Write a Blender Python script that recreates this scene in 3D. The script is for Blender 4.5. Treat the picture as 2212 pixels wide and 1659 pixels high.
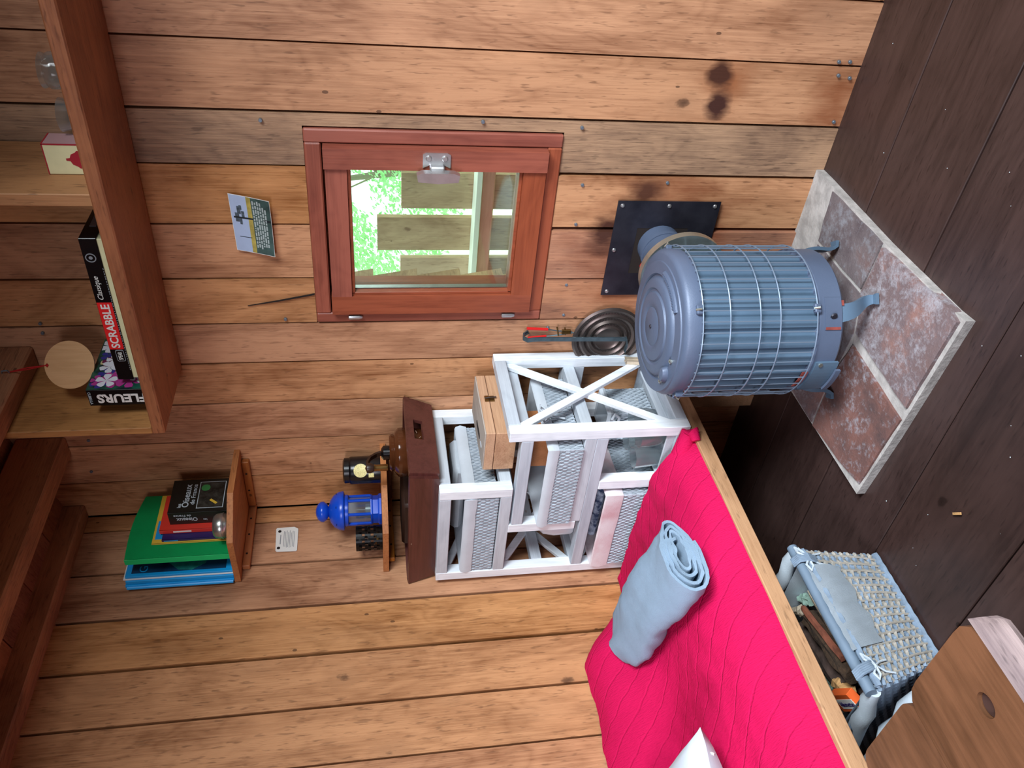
import bpy, bmesh, math, random
from mathutils import Vector, Matrix, noise
random.seed(7)
S = bpy.context.scene
COL = S.collection
for o in list(bpy.data.objects): bpy.data.objects.remove(o)

# ------------------------------------------------------------------ camera
yaw, pitch, roll, fpx = 0.70166, 0.174674, 0.029049, 1734.29
fw = Vector((-math.sin(yaw)*math.cos(pitch), math.cos(yaw)*math.cos(pitch), -math.sin(pitch)))
rt = Vector((math.cos(yaw), math.sin(yaw), 0)); dn = fw.cross(rt)
cr, sr = math.cos(roll), math.sin(roll)
rt, dn = cr*rt+sr*dn, -sr*rt+cr*dn
cam = bpy.data.objects.new('camera', bpy.data.cameras.new('camera')); COL.objects.link(cam)
# the photographer held the phone on its side: picture right is towards the floor
M = Matrix((dn, rt, -fw)).transposed().to_4x4(); M.translation = (1.918, -1.72, 1.122)
cam.matrix_world = M
cam.data.sensor_width = 36; cam.data.lens = 36*fpx/2212; cam.data.clip_start = .02
S.camera = cam

# ------------------------------------------------------------------ light
W = bpy.data.worlds.new('World'); S.world = W; W.use_nodes = True
nt = W.node_tree; bg = nt.nodes['Background']
bg.inputs[0].default_value = (.86, 1.0, .95, 1); bg.inputs[1].default_value = 2.6
def area(name, loc, target, sx, sy, power, col, spread=180):
    l = bpy.data.lights.new(name, 'AREA'); l.shape = 'RECTANGLE'; l.size = sx; l.size_y = sy
    l.energy = power; l.color = col; l.spread = math.radians(spread)
    o = bpy.data.objects.new(name, l); COL.objects.link(o); o.location = loc
    o.rotation_euler = (Vector(target)-Vector(loc)).to_track_quat('-Z', 'Z').to_euler()
    return o
area('daylight_door', (2.97, -1.25, 1.72), (0.60, -.62, -.10), 1.2, .7, 37, (.88, .95, 1.0), 80)
area('front_fill', (1.25, -2.97, 1.65), (.70, 0, .0), 1.0, .5, 10, (.92, .90, 1.0), 80)  # added fill lamp for the front faces, no window known there
S.view_settings.view_transform = 'Standard'; S.view_settings.look = 'None'
S.view_settings.exposure = 0.0; S.view_settings.gamma = 1.0; S.view_settings.use_curve_mapping = False

# ------------------------------------------------------------------ materials
def lin(c):
    if isinstance(c, str): c = [int(c[i:i+2], 16)/255 for i in (0, 2, 4)]
    return tuple((v/12.92 if v <= .04045 else ((v+.055)/1.055)**2.4) for v in c)+(1,)
def newmat(name):
    m = bpy.data.materials.new(name); m.use_nodes = True
    return m, m.node_tree.nodes, m.node_tree.links, m.node_tree.nodes['Principled BSDF']
def ramp(N, pts):
    r = N.new('ShaderNodeValToRGB'); e = r.color_ramp.elements
    while len(e) < len(pts): e.new(.5)
    for k, (p, c) in enumerate(pts): e[k].position = p; e[k].color = c
    return r
def mix(N, L, fac, a, b, mode='MIX'):
    m = N.new('ShaderNodeMix'); m.data_type = 'RGBA'; m.blend_type = mode
    for s, v in ((0, fac), (6, a), (7, b)):
        if hasattr(v, 'links') or isinstance(v, bpy.types.NodeSocket): L.new(v, m.inputs[s])
        else: m.inputs[s].default_value = v
    return m.outputs[2]
def mth(N, L, op, a, b=0.0, clamp=False):
    m = N.new('ShaderNodeMath'); m.operation = op; m.use_clamp = clamp
    for s, v in ((0, a), (1, b)):
        if isinstance(v, bpy.types.NodeSocket): L.new(v, m.inputs[s])
        else: m.inputs[s].default_value = v
    return m.outputs[0]
def noise_n(N, L, vec, scale, detail=4, rough=.55, dist=0):
    n = N.new('ShaderNodeTexNoise'); n.inputs['Scale'].default_value = scale
    n.inputs['Detail'].default_value = detail; n.inputs['Roughness'].default_value = rough
    n.inputs['Distortion'].default_value = dist
    if vec is not None: L.new(vec, n.inputs['Vector'])
    return n.outputs[0]
def plain(name, col, rough=.6, metal=0, var=.0, scale=30, bump=0, bscale=200, spec=.5, col2=None):
    m, N, L, P = newmat(name)
    P.inputs['Roughness'].default_value = rough; P.inputs['Metallic'].default_value = metal
    P.inputs['Specular IOR Level'].default_value = spec
    tc = N.new('ShaderNodeTexCoord')
    c = lin(col)
    if var or col2:
        n = noise_n(N, L, tc.outputs['Object'], scale, 5)
        d = lin(col2) if col2 else tuple(max(0, v*(1-var)) for v in c[:3])+(1,)
        u = tuple(min(1, v*(1+var*.5)) for v in c[:3])+(1,) if not col2 else c
        r = ramp(N, [(.35, d), (.62, u)]); L.new(n, r.inputs[0]); L.new(r.outputs[0], P.inputs['Base Color'])
    else:
        n = noise_n(N, L, tc.outputs['Object'], scale, 3)
        L.new(mix(N, L, n, tuple(v*.93 for v in c[:3])+(1,), c), P.inputs['Base Color'])
    if bump:
        b = N.new('ShaderNodeBump'); b.inputs['Strength'].default_value = bump; b.inputs['Distance'].default_value = .002
        L.new(noise_n(N, L, tc.outputs['Object'], bscale, 3), b.inputs['Height']); L.new(b.outputs[0], P.inputs['Normal'])
    return m
def wood(name, light, dark, axis=2, rough=.55, knots=.5, grey=.0, fine=1.0, bump=.25, var=.25, knotcol='3a2012', sheen=.4, stains=()):
    m, N, L, P = newmat(name)
    tc = N.new('ShaderNodeTexCoord'); oi = N.new('ShaderNodeObjectInfo')
    off = N.new('ShaderNodeVectorMath'); off.operation = 'SCALE'
    cmb = N.new('ShaderNodeCombineXYZ')
    for k, f in enumerate((37., 53., 71.)): L.new(mth(N, L, 'MULTIPLY', oi.outputs['Random'], f), cmb.inputs[k])
    ad = N.new('ShaderNodeVectorMath'); ad.operation = 'ADD'
    L.new(tc.outputs['Object'], ad.inputs[0]); L.new(cmb.outputs[0], ad.inputs[1]); base = ad.outputs[0]
    def sq(s_across, s_along):
        mp = N.new('ShaderNodeMapping'); sc = [s_across]*3; sc[axis] = s_along
        mp.inputs['Scale'].default_value = sc; L.new(base, mp.inputs['Vector']); return mp.outputs[0]
    # knots
    vo = N.new('ShaderNodeTexVoronoi'); vo.inputs['Scale'].default_value = 1.0; L.new(sq(7.0, 4.4), vo.inputs['Vector'])
    kd = vo.outputs['Distance']
    # grain bends round the knots
    wob = noise_n(N, L, sq(5, 1.6), 1.0, 3, .5, .6)
    g1 = N.new('ShaderNodeTexNoise'); g1.inputs['Scale'].default_value = 1.0; g1.inputs['Detail'].default_value = 7
    g1.inputs['Roughness'].default_value = .62; g1.inputs['Distortion'].default_value = .35; L.new(sq(230*fine, 7.0*fine), g1.inputs['Vector'])
    # figure: bands of a slowly varying field
    fg = mth(N, L, 'ADD', mth(N, L, 'MULTIPLY', wob, 15.0), mth(N, L, 'MULTIPLY', kd, 3.0))
    band = mth(N, L, 'ABSOLUTE', mth(N, L, 'SINE', mth(N, L, 'MULTIPLY', fg, 3.0)))
    big = noise_n(N, L, sq(7.5, 2.0), 1.0, 5, .62, .9)
    r = ramp(N, [(.36, lin(dark)), (.60, lin(light))])
    f0 = mth(N, L, 'ADD', mth(N, L, 'MULTIPLY', g1.outputs[0], .36), mth(N, L, 'MULTIPLY', big, .62))
    f1 = mth(N, L, 'ADD', f0, mth(N, L, 'MULTIPLY', band, .045)); L.new(f1, r.inputs[0])
    col = r.outputs[0]
    if knots > .08:
        ds_ = ramp(N, [(.60, (0, 0, 0, 1)), (.70, (.5, .5, .5, 1))]); L.new(noise_n(N, L, sq(170, 26), 1.0, 2, .5), ds_.inputs[0])
        dk_ = tuple(v*.45 for v in lin(dark)[:3])+(1,)
        col = mix(N, L, ds_.outputs[0], col, dk_)
        hl_ = ramp(N, [(.10, (.55, .55, .55, 1)), (.42, (0, 0, 0, 1))]); L.new(kd, hl_.inputs[0])
        col = mix(N, L, hl_.outputs[0], col, tuple(min(1, v*1.12) for v in lin(light)[:3])+(1,))
    if grey:
        gm = noise_n(N, L, sq(3, .9), 1.0, 4, .6)
        gr = ramp(N, [(.52, (0, 0, 0, 1)), (.72, (grey, grey, grey, 1))]); L.new(gm, gr.inputs[0])
        col = mix(N, L, gr.outputs[0], col, lin('7d6a58'))
    if knots:
        kdn = mth(N, L, 'ADD', kd, mth(N, L, 'MULTIPLY', mth(N, L, 'SUBTRACT', noise_n(N, L, sq(60, 40), 1.0, 3), .5), .14))
        kc = ramp(N, [(.0, (1, 1, 1, 1)), (.055, (.8, .8, .8, 1)), (.085, (.25, .25, .25, 1)), (.30, (0, 0, 0, 1))]); L.new(kdn, kc.inputs[0])
        sel = mth(N, L, 'GREATER_THAN', vo.outputs['Color'], 1-knots)
        sepc = N.new('ShaderNodeSeparateColor'); L.new(vo.outputs['Color'], sepc.inputs[0])
        sel = mth(N, L, 'GREATER_THAN', sepc.outputs[0], 1-knots)
        kn = mth(N, L, 'MULTIPLY', mth(N, L, 'MULTIPLY', kc.outputs[0], sel), .85)
        col = mix(N, L, kn, col, lin(knotcol))
        v2 = N.new('ShaderNodeTexVoronoi'); v2.inputs['Scale'].default_value = 1.0; L.new(sq(26, 15), v2.inputs['Vector'])
        s2_ = N.new('ShaderNodeSeparateColor'); L.new(v2.outputs['Color'], s2_.inputs[0])
        k2 = mth(N, L, 'MULTIPLY', mth(N, L, 'LESS_THAN', mth(N, L, 'ADD', v2.outputs['Distance'], mth(N, L, 'MULTIPLY', g1.outputs[0], .08)), .135), mth(N, L, 'GREATER_THAN', s2_.outputs[0], .94))
        col = mix(N, L, mth(N, L, 'MULTIPLY', k2, .7), col, lin(knotcol))
    for (sx_, sy_, sz_, sr_, sst_, scol_) in stains:
        vs_ = N.new('ShaderNodeVectorMath'); vs_.operation = 'DISTANCE'; L.new(tc.outputs['Object'], vs_.inputs[0]); vs_.inputs[1].default_value = (sx_, sy_, sz_)
        dn_ = mth(N, L, 'ADD', vs_.outputs['Value'], mth(N, L, 'MULTIPLY', mth(N, L, 'SUBTRACT', noise_n(N, L, sq(22, 9), 1.0, 4), .5), sr_*1.6))
        sm_ = mth(N, L, 'SUBTRACT', 1.0, mth(N, L, 'DIVIDE', dn_, sr_), True)
        col = mix(N, L, mth(N, L, 'MULTIPLY', sm_, sst_, True), col, lin(scol_))
    # per piece tone
    hs = N.new('ShaderNodeHueSaturation'); L.new(col, hs.inputs['Color'])
    L.new(mth(N, L, 'ADD', mth(N, L, 'MULTIPLY', oi.outputs['Random'], var), 1-var*.5), hs.inputs['Value'])
    rnd2 = mth(N, L, 'FRACT', mth(N, L, 'MULTIPLY', oi.outputs['Random'], 17.3))
    L.new(mth(N, L, 'ADD', mth(N, L, 'MULTIPLY', rnd2, .006), .4965), hs.inputs['Hue'])
    L.new(mth(N, L, 'ADD', mth(N, L, 'MULTIPLY', rnd2, .14), .93), hs.inputs['Saturation'])
    L.new(hs.outputs[0], P.inputs['Base Color'])
    P.inputs['Roughness'].default_value = rough; P.inputs['Specular IOR Level'].default_value = sheen
    b = N.new('ShaderNodeBump'); b.inputs['Strength'].default_value = bump; b.inputs['Distance'].default_value = .003
    L.new(g1.outputs[0], b.inputs['Height']); L.new(b.outputs[0], P.inputs['Normal'])
    return m
def glassmat(name, col='ffffff', rough=.0, ior=1.45):
    m, N, L, P = newmat(name)
    P.inputs['Base Color'].default_value = lin(col); P.inputs['Transmission Weight'].default_value = 1
    P.inputs['Roughness'].default_value = rough; P.inputs['IOR'].default_value = ior
    return m

MW = {}
ST = ((.915, 0, .385, .26, 1.1, '7a3d1c'), (1.33, 0, .31, .075, .8, '9a5a2c'), (1.352, 0, .335, .036, 1.8, '4a2818'), (1.285, 0, .325, .042, 2.0, '44241a'), (.95, 0, .53, .07, 1.6, '4a281a'), (1.06, 0, .45, .06, 1.2, '54301e'), (.735, 0, .30, .10, .8, '6a3a20'), (1.30, 0, .03, .10, .9, '8a4a20'))
MW['wall'] = wood('wall_wood', 'ca9468', '85532f', 2, .55, .50, .18, var=.16, stains=ST)
MW['wall_grey'] = wood('weathered_wall_wood', 'ad8a6c', '6a5040', 2, .65, .2, .75, var=.05, fine=1.3, bump=.5)
MW['wall_red'] = wood('rough_wall_wood', 'b88260', '805340', 2, .6, .2, .2, var=.1, bump=.4, stains=ST)
MW['beam'] = wood('beam_wood', 'bc855c', '7e5238', 1, .6, .25, .1, bump=.35, var=.1)
MW['ceil'] = wood('ceiling_wood', 'a06a48', '6e4029', 0, .6, .2, .1, var=.15)
MW['floor'] = wood('floor_wood', '3d2d2a', '281c1a', 0, .38, .10, .0, fine=.35, var=.25, bump=.06, knotcol='150c0a')
MW['shelf_x'] = wood('shelf_board_wood', 'a1643a', '774224', 0, .5, .1, 0, fine=.7, var=.06)
MW['shelf_y'] = wood('shelf_panel_wood', 'b07c48', '80552d', 2, .6, .2, 0, var=.06)
MW['window'] = wood('window_wood_upright', '98523c', '753a2a', 2, .4, 0, 0, fine=.7, var=.10, bump=.1)
MW['window_x'] = wood('window_wood_across', '98523c', '753a2a', 0, .4, 0, 0, fine=.7, var=.10, bump=.1)
MW['bench_y'] = wood('platform_wood', 'b58c68', '98714f', 1, .6, .1, 0, var=.04)
MW['corner'] = wood('corner_shelf_wood', 'b8794a', '8f5732', 1, .6, .1, 0, fine=.8, var=.08)
MW['cleat'] = wood('orange_cleat_wood', 'c07a40', 'a06228', 1, .5, 0, 0, var=.08)
MW['white'] = wood('whitewashed_wood', 'eaf2f8', 'c2cad2', 2, .55, .03, 0, var=.04, knotcol='9a9088', bump=.15)
MW['lime'] = wood('limed_box_wood', 'c39a76', '9a7050', 1, .7, .05, .25, var=.06)
MW['limetop'] = wood('grey_limed_wood', 'b5aca2', '8e8278', 1, .7, .0, .2, var=.1)
MW['crate'] = wood('dark_crate_wood', '5a322d', '40211e', 0, .34, .02, 0, fine=.6, var=.08, knotcol='a08a76', sheen=.5)
MW['stool'] = wood('stool_wood', '6e4a34', '3f2819', 1, .36, .06, 0, fine=.35, var=.06, knotcol='2a160c')
MW['bark'] = wood('bark_edge', '93807e', '56464a', 1, .7, .1, .2, fine=.5, var=.1, bump=.7)
MW['outside'] = wood('weathered_picket_wood', 'c8ad90', '9a8068', 2, .8, .15, .3, var=.15)
MW['rail_out'] = wood('outdoor_rail_wood', 'd09a86', 'b07a68', 0, .7, 0, 0, var=.1)
MW['siding'] = wood('siding_wood', 'b89878', '7c5c44', 1, .8, .1, .1, var=.3)
MW['tan'] = wood('pale_disc_wood', 'c99c68', 'b58852', 2, .6, 0, 0, var=.05)
m_dark = plain('dark_gap', '1a0f0a', .9)
m_backing = plain('dark_backing_board', '2b1a12', .9)
m_steel = plain('brushed_steel', 'c9cbcc', .35, .9, .1)
m_nail = plain('nail_head_steel', '7f8c98', .45, .7)
m_black = plain('gloss_black', '0c0c0e', .25, 0)
m_blackm = plain('black_sheet_metal', '3a3a44', .38, .55, .35, 9, .15, 60, col2='20202a')
m_stove = plain('grey_stove_enamel', '525f76', .48, .15, .12, 6, .12, 300)
m_stove2 = plain('ribbed_stove_body', '566e84', .45, .2, .15, 5, .1, 300)
m_wire = plain('guard_wire_steel', '7f90a4', .4, .5)
m_rust = plain('rust_patch', '8a4038', .7, .1, .3, 40)
m_galv = plain('galvanised_band', 'bfc6bf', .28, .9, .1)
m_mortar = plain('lime_mortar', 'a9a5a2', .95, 0, .25, 30, .8, 90)
m_white = plain('white_linen', 'bdc5cd', .9, 0, .06, 15, .25, 500)
m_pinkish = plain('stained_linen', 'd6d0d4', .9, 0, .1, 12, .3, 400, col2='c4a4aa')
m_rope = plain('grey_paper_rope', 'a9b4be', .8, 0, .18, 60, .2, 600)
m_inner = plain('basket_inside', '55606c', .9)
m_towel = plain('towel_terry', '8ba3ba', .95, 0, .05, 30, 1.0, 600)
m_pillow = plain('pillow_cotton', 'c4ced9', .9, 0, .02, 8, .1, 300)
m_green = plain('green_card', '08c06a', .45, 0, .05)
m_blue = plain('blue_plastic_folder', '149ade', .35, 0, .1, 8)
m_darkblue = plain('dark_blue_cover', '0d3a5c', .4, 0, .3, 14, col2='061c38')
m_teal = plain('teal_print', '19706a', .4, 0, .3, 60)
m_bookblack = plain('black_cover', '10140f', .4)
m_ltgreyink = plain('pale_ink', 'b9c6cc', .5)
m_whiteink = plain('white_ink', 'e6e6e0', .5)
m_greyink = plain('grey_ink', '8a8f94', .5)
m_red = plain('red_cover', 'd8382a', .4)
m_redlabel = plain('red_label', 'e02224', .4)
m_purple = plain('indigo_cover', '261a58', .4)
m_yellow = plain('yellow_cover', 'dcb63e', .45)
m_paper = plain('page_edges', 'd9d3c0', .9, 0, .05)
m_cream = plain('cream_card', 'd8d4a6', .6, 0, .05)
m_cobalt = plain('cobalt_paint', '0c48c0', .28, 0, .05)
m_label = plain('cream_label', 'e6dc98', .5, 0, .35, 420)
m_brass = plain('aged_brass', '8a6a3c', .3, .9, .3, 30)
m_brown = plain('brown_glaze', '4e2a16', .12, 0, .35, 12)
m_leather = plain('dark_leather', '2e1c14', .4)
m_skyp = plain('print_sky', 'a6b8d4', .4, 0, .06, 20)
m_field = plain('print_field', 'a99a4e', .4, 0, .3, 60)
m_forest = plain('print_forest', '3d5450', .4, 0, .35, 40)
m_trunk = plain('print_trunk', '20282c', .4)
m_textp = plain('print_text', 'a4b2b0', .4)
m_redgrip = plain('red_grip', 'c81e1e', .35)
m_iron = plain('bare_iron', '5f7078', .38, .8, .2, 40)
m_toast = plain('toaster_disc_metal', '6a605c', .36, .85, .2, 10)
m_toastd = plain('toaster_disc_dark', '3a3533', .5, .7)
m_can = plain('blue_fabric_pattern', '2a3a5c', .9, 0, .4, 70, col2='a8b4c8')
m_liner = plain('grey_basket_cloth', 'b0bcc6', .9, 0, .08, 14, .3, 400)
m_wickb = plain('bluegrey_willow', '75879a', .7, 0, .2, 50)
m_wickt = plain('tan_willow', '98938a', .7, 0, .2, 50)
m_barkd = plain('dark_bark', '4a3a34', .95, 0, .4, 40, 1.0, 80)
m_fluff = plain('fibrous_bark', '3f2e20', 1, 0, .4, 90, 1.0, 200)
m_rusty = plain('red_bark', '74402e', .9, 0, .3, 50, .6, 100)
m_split = plain('split_wood', 'b3a591', .8, 0, .2, 40, .4, 120)
m_splito = plain('split_orange_wood', 'b98e5c', .8, 0, .3, 50, .5, 120)
m_lichen = plain('lichen', '7f9a8e', 1, 0, .3, 60)
m_orange = plain('orange_matchbox', 'e2622a', .5)
m_redfl = plain('red_string', 'b01a1c', .6)
m_white_en = plain('white_enamel', 'ccd6e0', .25)
m_tinfoil = plain('crumpled_foil', '9aa4a8', .25, 1, .2, 60, .8, 60)
def thin_glass():
    m, N, L, P = newmat('thin_clear_glass'); N.remove(P); out = N['Material Output']
    t = N.new('ShaderNodeBsdfTransparent'); t.inputs[0].default_value = (.93, .96, .96, 1)
    g = N.new('ShaderNodeBsdfGlossy'); g.inputs['Roughness'].default_value = .05
    d = N.new('ShaderNodeBsdfTranslucent'); d.inputs[0].default_value = (.8, .86, .88, 1)
    fr = N.new('ShaderNodeLayerWeight'); fr.inputs[0].default_value = .22
    m1 = N.new('ShaderNodeMixShader'); m1.inputs[0].default_value = .34; L.new(t.outputs[0], m1.inputs[1]); L.new(d.outputs[0], m1.inputs[2])
    m2 = N.new('ShaderNodeMixShader'); L.new(fr.outputs['Facing'], m2.inputs[0]); L.new(m1.outputs[0], m2.inputs[1]); L.new(g.outputs[0], m2.inputs[2])
    L.new(m2.outputs[0], out.inputs[0]); return m
m_clear = thin_glass()
m_opal = glassmat('frosted_glass', 'cfe4e0', .25)

def window_glass():
    m, N, L, P = newmat('window_pane_glass')
    N.remove(P); out = N['Material Output']
    t = N.new('ShaderNodeBsdfTransparent'); t.inputs[0].default_value = (.96, 1, .98, 1)
    g = N.new('ShaderNodeBsdfGlossy'); g.inputs['Roughness'].default_value = .02
    fr = N.new('ShaderNodeFresnel'); fr.inputs[0].default_value = 1.45
    mx = N.new('ShaderNodeMixShader'); L.new(fr.outputs[0], mx.inputs[0]); L.new(t.outputs[0], mx.inputs[1]); L.new(g.outputs[0], mx.inputs[2])
    L.new(mx.outputs[0], out.inputs[0]); return m
m_pane = window_glass()

def tilemat(name, a, b, c):
    m, N, L, P = newmat(name)
    tc = N.new('ShaderNodeTexCoord'); v = tc.outputs['Object']
    n1 = noise_n(N, L, v, 9, 6, .65); n2 = noise_n(N, L, v, 55, 6, .75)
    r = ramp(N, [(.32, lin(a)), (.55, lin(b)), (.72, lin('6f5a58'))]); L.new(n1, r.inputs[0])
    mk = ramp(N, [(.50, (0, 0, 0, 1)), (.66, (.85, .85, .85, 1))])
    L.new(mth(N, L, 'ADD', mth(N, L, 'MULTIPLY', n2, .62), mth(N, L, 'MULTIPLY', noise_n(N, L, v, 5, 3), .38)), mk.inputs[0])
    L.new(mix(N, L, mk.outputs[0], r.outputs[0], lin(c)), P.inputs['Base Color'])
    P.inputs['Roughness'].default_value = .85
    b_ = N.new('ShaderNodeBump'); b_.inputs['Strength'].default_value = .7; b_.inputs['Distance'].default_value = .004
    L.new(n2, b_.inputs['Height']); L.new(b_.outputs[0], P.inputs['Normal'])
    return m
m_tiles = [tilemat('terracotta_slab', '54403f', '78524a', 'a0a4ae'), tilemat('pink_slab', '966c60', '6e5e60', 'a4a4ac'), tilemat('sooty_slab', '504448', '6c6264', '8c9098')]

def quiltmat():
    m, N, L, P = newmat('raspberry_quilt')
    tc = N.new('ShaderNodeTexCoord'); v = tc.outputs['Object']
    c = lin('cf0f4c'); n = noise_n(N, L, v, 3.5, 3)
    L.new(mix(N, L, n, lin('b40b46'), lin('d41256')), P.inputs['Base Color'])
    P.inputs['Roughness'].default_value = .8
    P.inputs['Specular IOR Level'].default_value = .15
    mp = N.new('ShaderNodeMapping'); mp.inputs['Rotation'].default_value = (0, 0, math.radians(48)); L.new(v, mp.inputs['Vector'])
    w = N.new('ShaderNodeTexWave'); w.inputs['Scale'].default_value = 6.5; w.inputs['Distortion'].default_value = 1.2
    w.inputs['Detail'].default_value = 2; w.inputs['Detail Scale'].default_value = 2.5; w.wave_profile = 'SIN'; L.new(mp.outputs[0], w.inputs['Vector'])
    wr = ramp(N, [(.0, (0, 0, 0, 1)), (.035, (1, 1, 1, 1))]); L.new(w.outputs['Fac'], wr.inputs[0])
    mp2 = N.new('ShaderNodeMapping'); mp2.inputs['Rotation'].default_value = (0, 0, math.radians(48)); mp2.inputs['Scale'].default_value = (1, 5, 1); L.new(v, mp2.inputs['Vector'])
    n2 = noise_n(N, L, mp2.outputs[0], 70, 4)
    h = mth(N, L, 'ADD', mth(N, L, 'MULTIPLY', wr.outputs[0], .35), mth(N, L, 'MULTIPLY', n2, .7))
    b = N.new('ShaderNodeBump'); b.inputs['Strength'].default_value = .8; b.inputs['Distance'].default_value = .006
    L.new(h, b.inputs['Height']); L.new(b.outputs[0], P.inputs['Normal'])
    return m
m_quilt = quiltmat()

# ------------------------------------------------------------------ object helpers
LOC = {}
def wl(p): return LOC.get(p.name, Vector()) if p is not None else Vector()
def link(name, data, parent, loc=None):
    o = bpy.data.objects.new(name, data); COL.objects.link(o)
    l = Vector(loc) if loc is not None else wl(parent)
    if parent is not None: o.parent = parent; o.location = l-wl(parent)
    else: o.location = l
    LOC[o.name] = l
    return o
def thing(name, label, cat, loc, group=None):
    o = link(name, None, None, loc); o['label'] = label; o['category'] = cat
    if group: o['group'] = group
    return o
def tag(o, label, cat, group=None):
    o['label'] = label; o['category'] = cat
    if group: o['group'] = group
    return o
class B:
    def __init__(s): s.bm = bmesh.new()
    def box(s, lo, hi, bev=0, skew=None):
        r = bmesh.ops.create_cube(s.bm, size=1)['verts']
        lo, hi = Vector(lo), Vector(hi)
        for v in r: v.co = Vector((lo[k]+(v.co[k]+.5)*(hi[k]-lo[k]) for k in range(3)))
        if bev:
            es = list({e for v in r for e in v.link_edges})
            bmesh.ops.bevel(s.bm, geom=es, offset=bev, segments=1, affect='EDGES', profile=.5)
        return s
    def bar(s, a, b, w, h, up=(0, 0, 1), bev=0):
        a, b = Vector(a), Vector(b); d = (b-a).normalized(); u = Vector(up)
        x = d.cross(u)
        if x.length < 1e-4: x = d.cross(Vector((0, 1, 0)))
        x.normalize(); u = x.cross(d)
        r = bmesh.ops.create_cube(s.bm, size=1)['verts']; ln = (b-a).length; c = (a+b)/2
        for v in r: v.co = c+x*v.co.x*w+d*v.co.y*ln+u*v.co.z*h
        if bev: bmesh.ops.bevel(s.bm, geom=list({e for v in r for e in v.link_edges}), offset=bev, segments=1, affect='EDGES')
        return s
    def tube(s, pts, r, n=8, closed=False, cap=True):
        pts = [Vector(p) for p in pts]; rs = r if hasattr(r, '__len__') else [r]*len(pts)
        rings = []; prev = None; N_ = len(pts)
        for i, p in enumerate(pts):
            if closed: d = pts[(i+1) % N_]-pts[i-1]
            else: d = pts[min(i+1, N_-1)]-pts[max(i-1, 0)]
            d.normalize()
            if prev is None:
                x = d.orthogonal().normalized()
            else:
                x = prev-d*prev.dot(d)
                if x.length < 1e-5: x = d.orthogonal()
                x.normalize()
            prev = x; y = d.cross(x)
            rings.append([s.bm.verts.new(p+(x*math.cos(2*math.pi*k/n)+y*math.sin(2*math.pi*k/n))*rs[i]) for k in range(n)])
        for i in range(N_-1 if not closed else N_):
            a, b = rings[i], rings[(i+1) % N_]
            for k in range(n): s.bm.faces.new((a[k], a[(k+1) % n], b[(k+1) % n], b[k]))
        if cap and not closed:
            s.bm.faces.new(rings[0][::-1]); s.bm.faces.new(rings[-1])
        return s
    def lathe(s, prof, c, n=32, axis='z', cap=True, sx=1, sy=1):
        c = Vector(c); rings = []
        for (r, h) in prof:
            ring = []
            for k in range(n):
                t = 2*math.pi*k/n; a, b = r*math.cos(t)*sx, r*math.sin(t)*sy
                v = {'z': (a, b, h), 'y': (a, h, b), 'x': (h, a, b)}[axis]
                ring.append(s.bm.verts.new(c+Vector(v)))
            rings.append(ring)
        for i in range(len(rings)-1):
            for k in range(n): s.bm.faces.new((rings[i][k], rings[i][(k+1) % n], rings[i+1][(k+1) % n], rings[i+1][k]))
        if cap:
            if prof[0][0] > 1e-5: s.bm.faces.new(rings[0][::-1])
            if prof[-1][0] > 1e-5: s.bm.faces.new(rings[-1])
        return s
    def prism(s, poly, lo, hi, axis='y'):
        def P(a, b, h): return {'y': (a, h, b), 'z': (a, b, h), 'x': (h, a, b)}[axis]
        A = [s.bm.verts.new(P(a, b, lo)) for a, b in poly]; Bv = [s.bm.verts.new(P(a, b, hi)) for a, b in poly]
        n = len(poly)
        s.bm.faces.new(A[::-1]); s.bm.faces.new(Bv)
        for k in range(n): s.bm.faces.new((A[k], A[(k+1) % n], Bv[(k+1) % n], Bv[k]))
        return s
    def hexa(s, p):   # 8 corners: bottom 4 then top 4
        v = [s.bm.verts.new(q) for q in p]
        for f in ((3, 2, 1, 0), (4, 5, 6, 7), (0, 1, 5, 4), (1, 2, 6, 5), (2, 3, 7, 6), (3, 0, 4, 7)): s.bm.faces.new([v[i] for i in f])
        return s
    def bevel(s, w, seg=1):
        bmesh.ops.bevel(s.bm, geom=[e for e in s.bm.edges if e.is_manifold and e.calc_face_angle(0) > .5], offset=w, segments=seg, affect='EDGES'); return s
    def rotz(s, c, ang):
        bmesh.ops.rotate(s.bm, cent=c, matrix=Matrix.Rotation(ang, 3, 'Z'), verts=s.bm.verts); return s
    def rot(s, c, ang, ax):
        bmesh.ops.rotate(s.bm, cent=c, matrix=Matrix.Rotation(ang, 3, ax), verts=s.bm.verts); return s
    def build(s, name, mat, parent=None, smooth=False, loc=None, kind=None, label=None):
        l = Vector(loc) if loc is not None else wl(parent)
        bmesh.ops.recalc_face_normals(s.bm, faces=s.bm.faces)
        bmesh.ops.translate(s.bm, verts=s.bm.verts, vec=-l)
        me = bpy.data.meshes.new(name); s.bm.to_mesh(me); s.bm.free()
        if smooth:
            me.shade_smooth()
            try: me.set_sharp_from_angle(angle=math.radians(42))
            except Exception: pass
        for mm in (mat if isinstance(mat, (list, tuple)) else [mat]): me.materials.append(mm)
        o = link(name, me, parent, l)
        if kind: o['kind'] = kind
        if label: o['label'] = label
        return o
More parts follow.
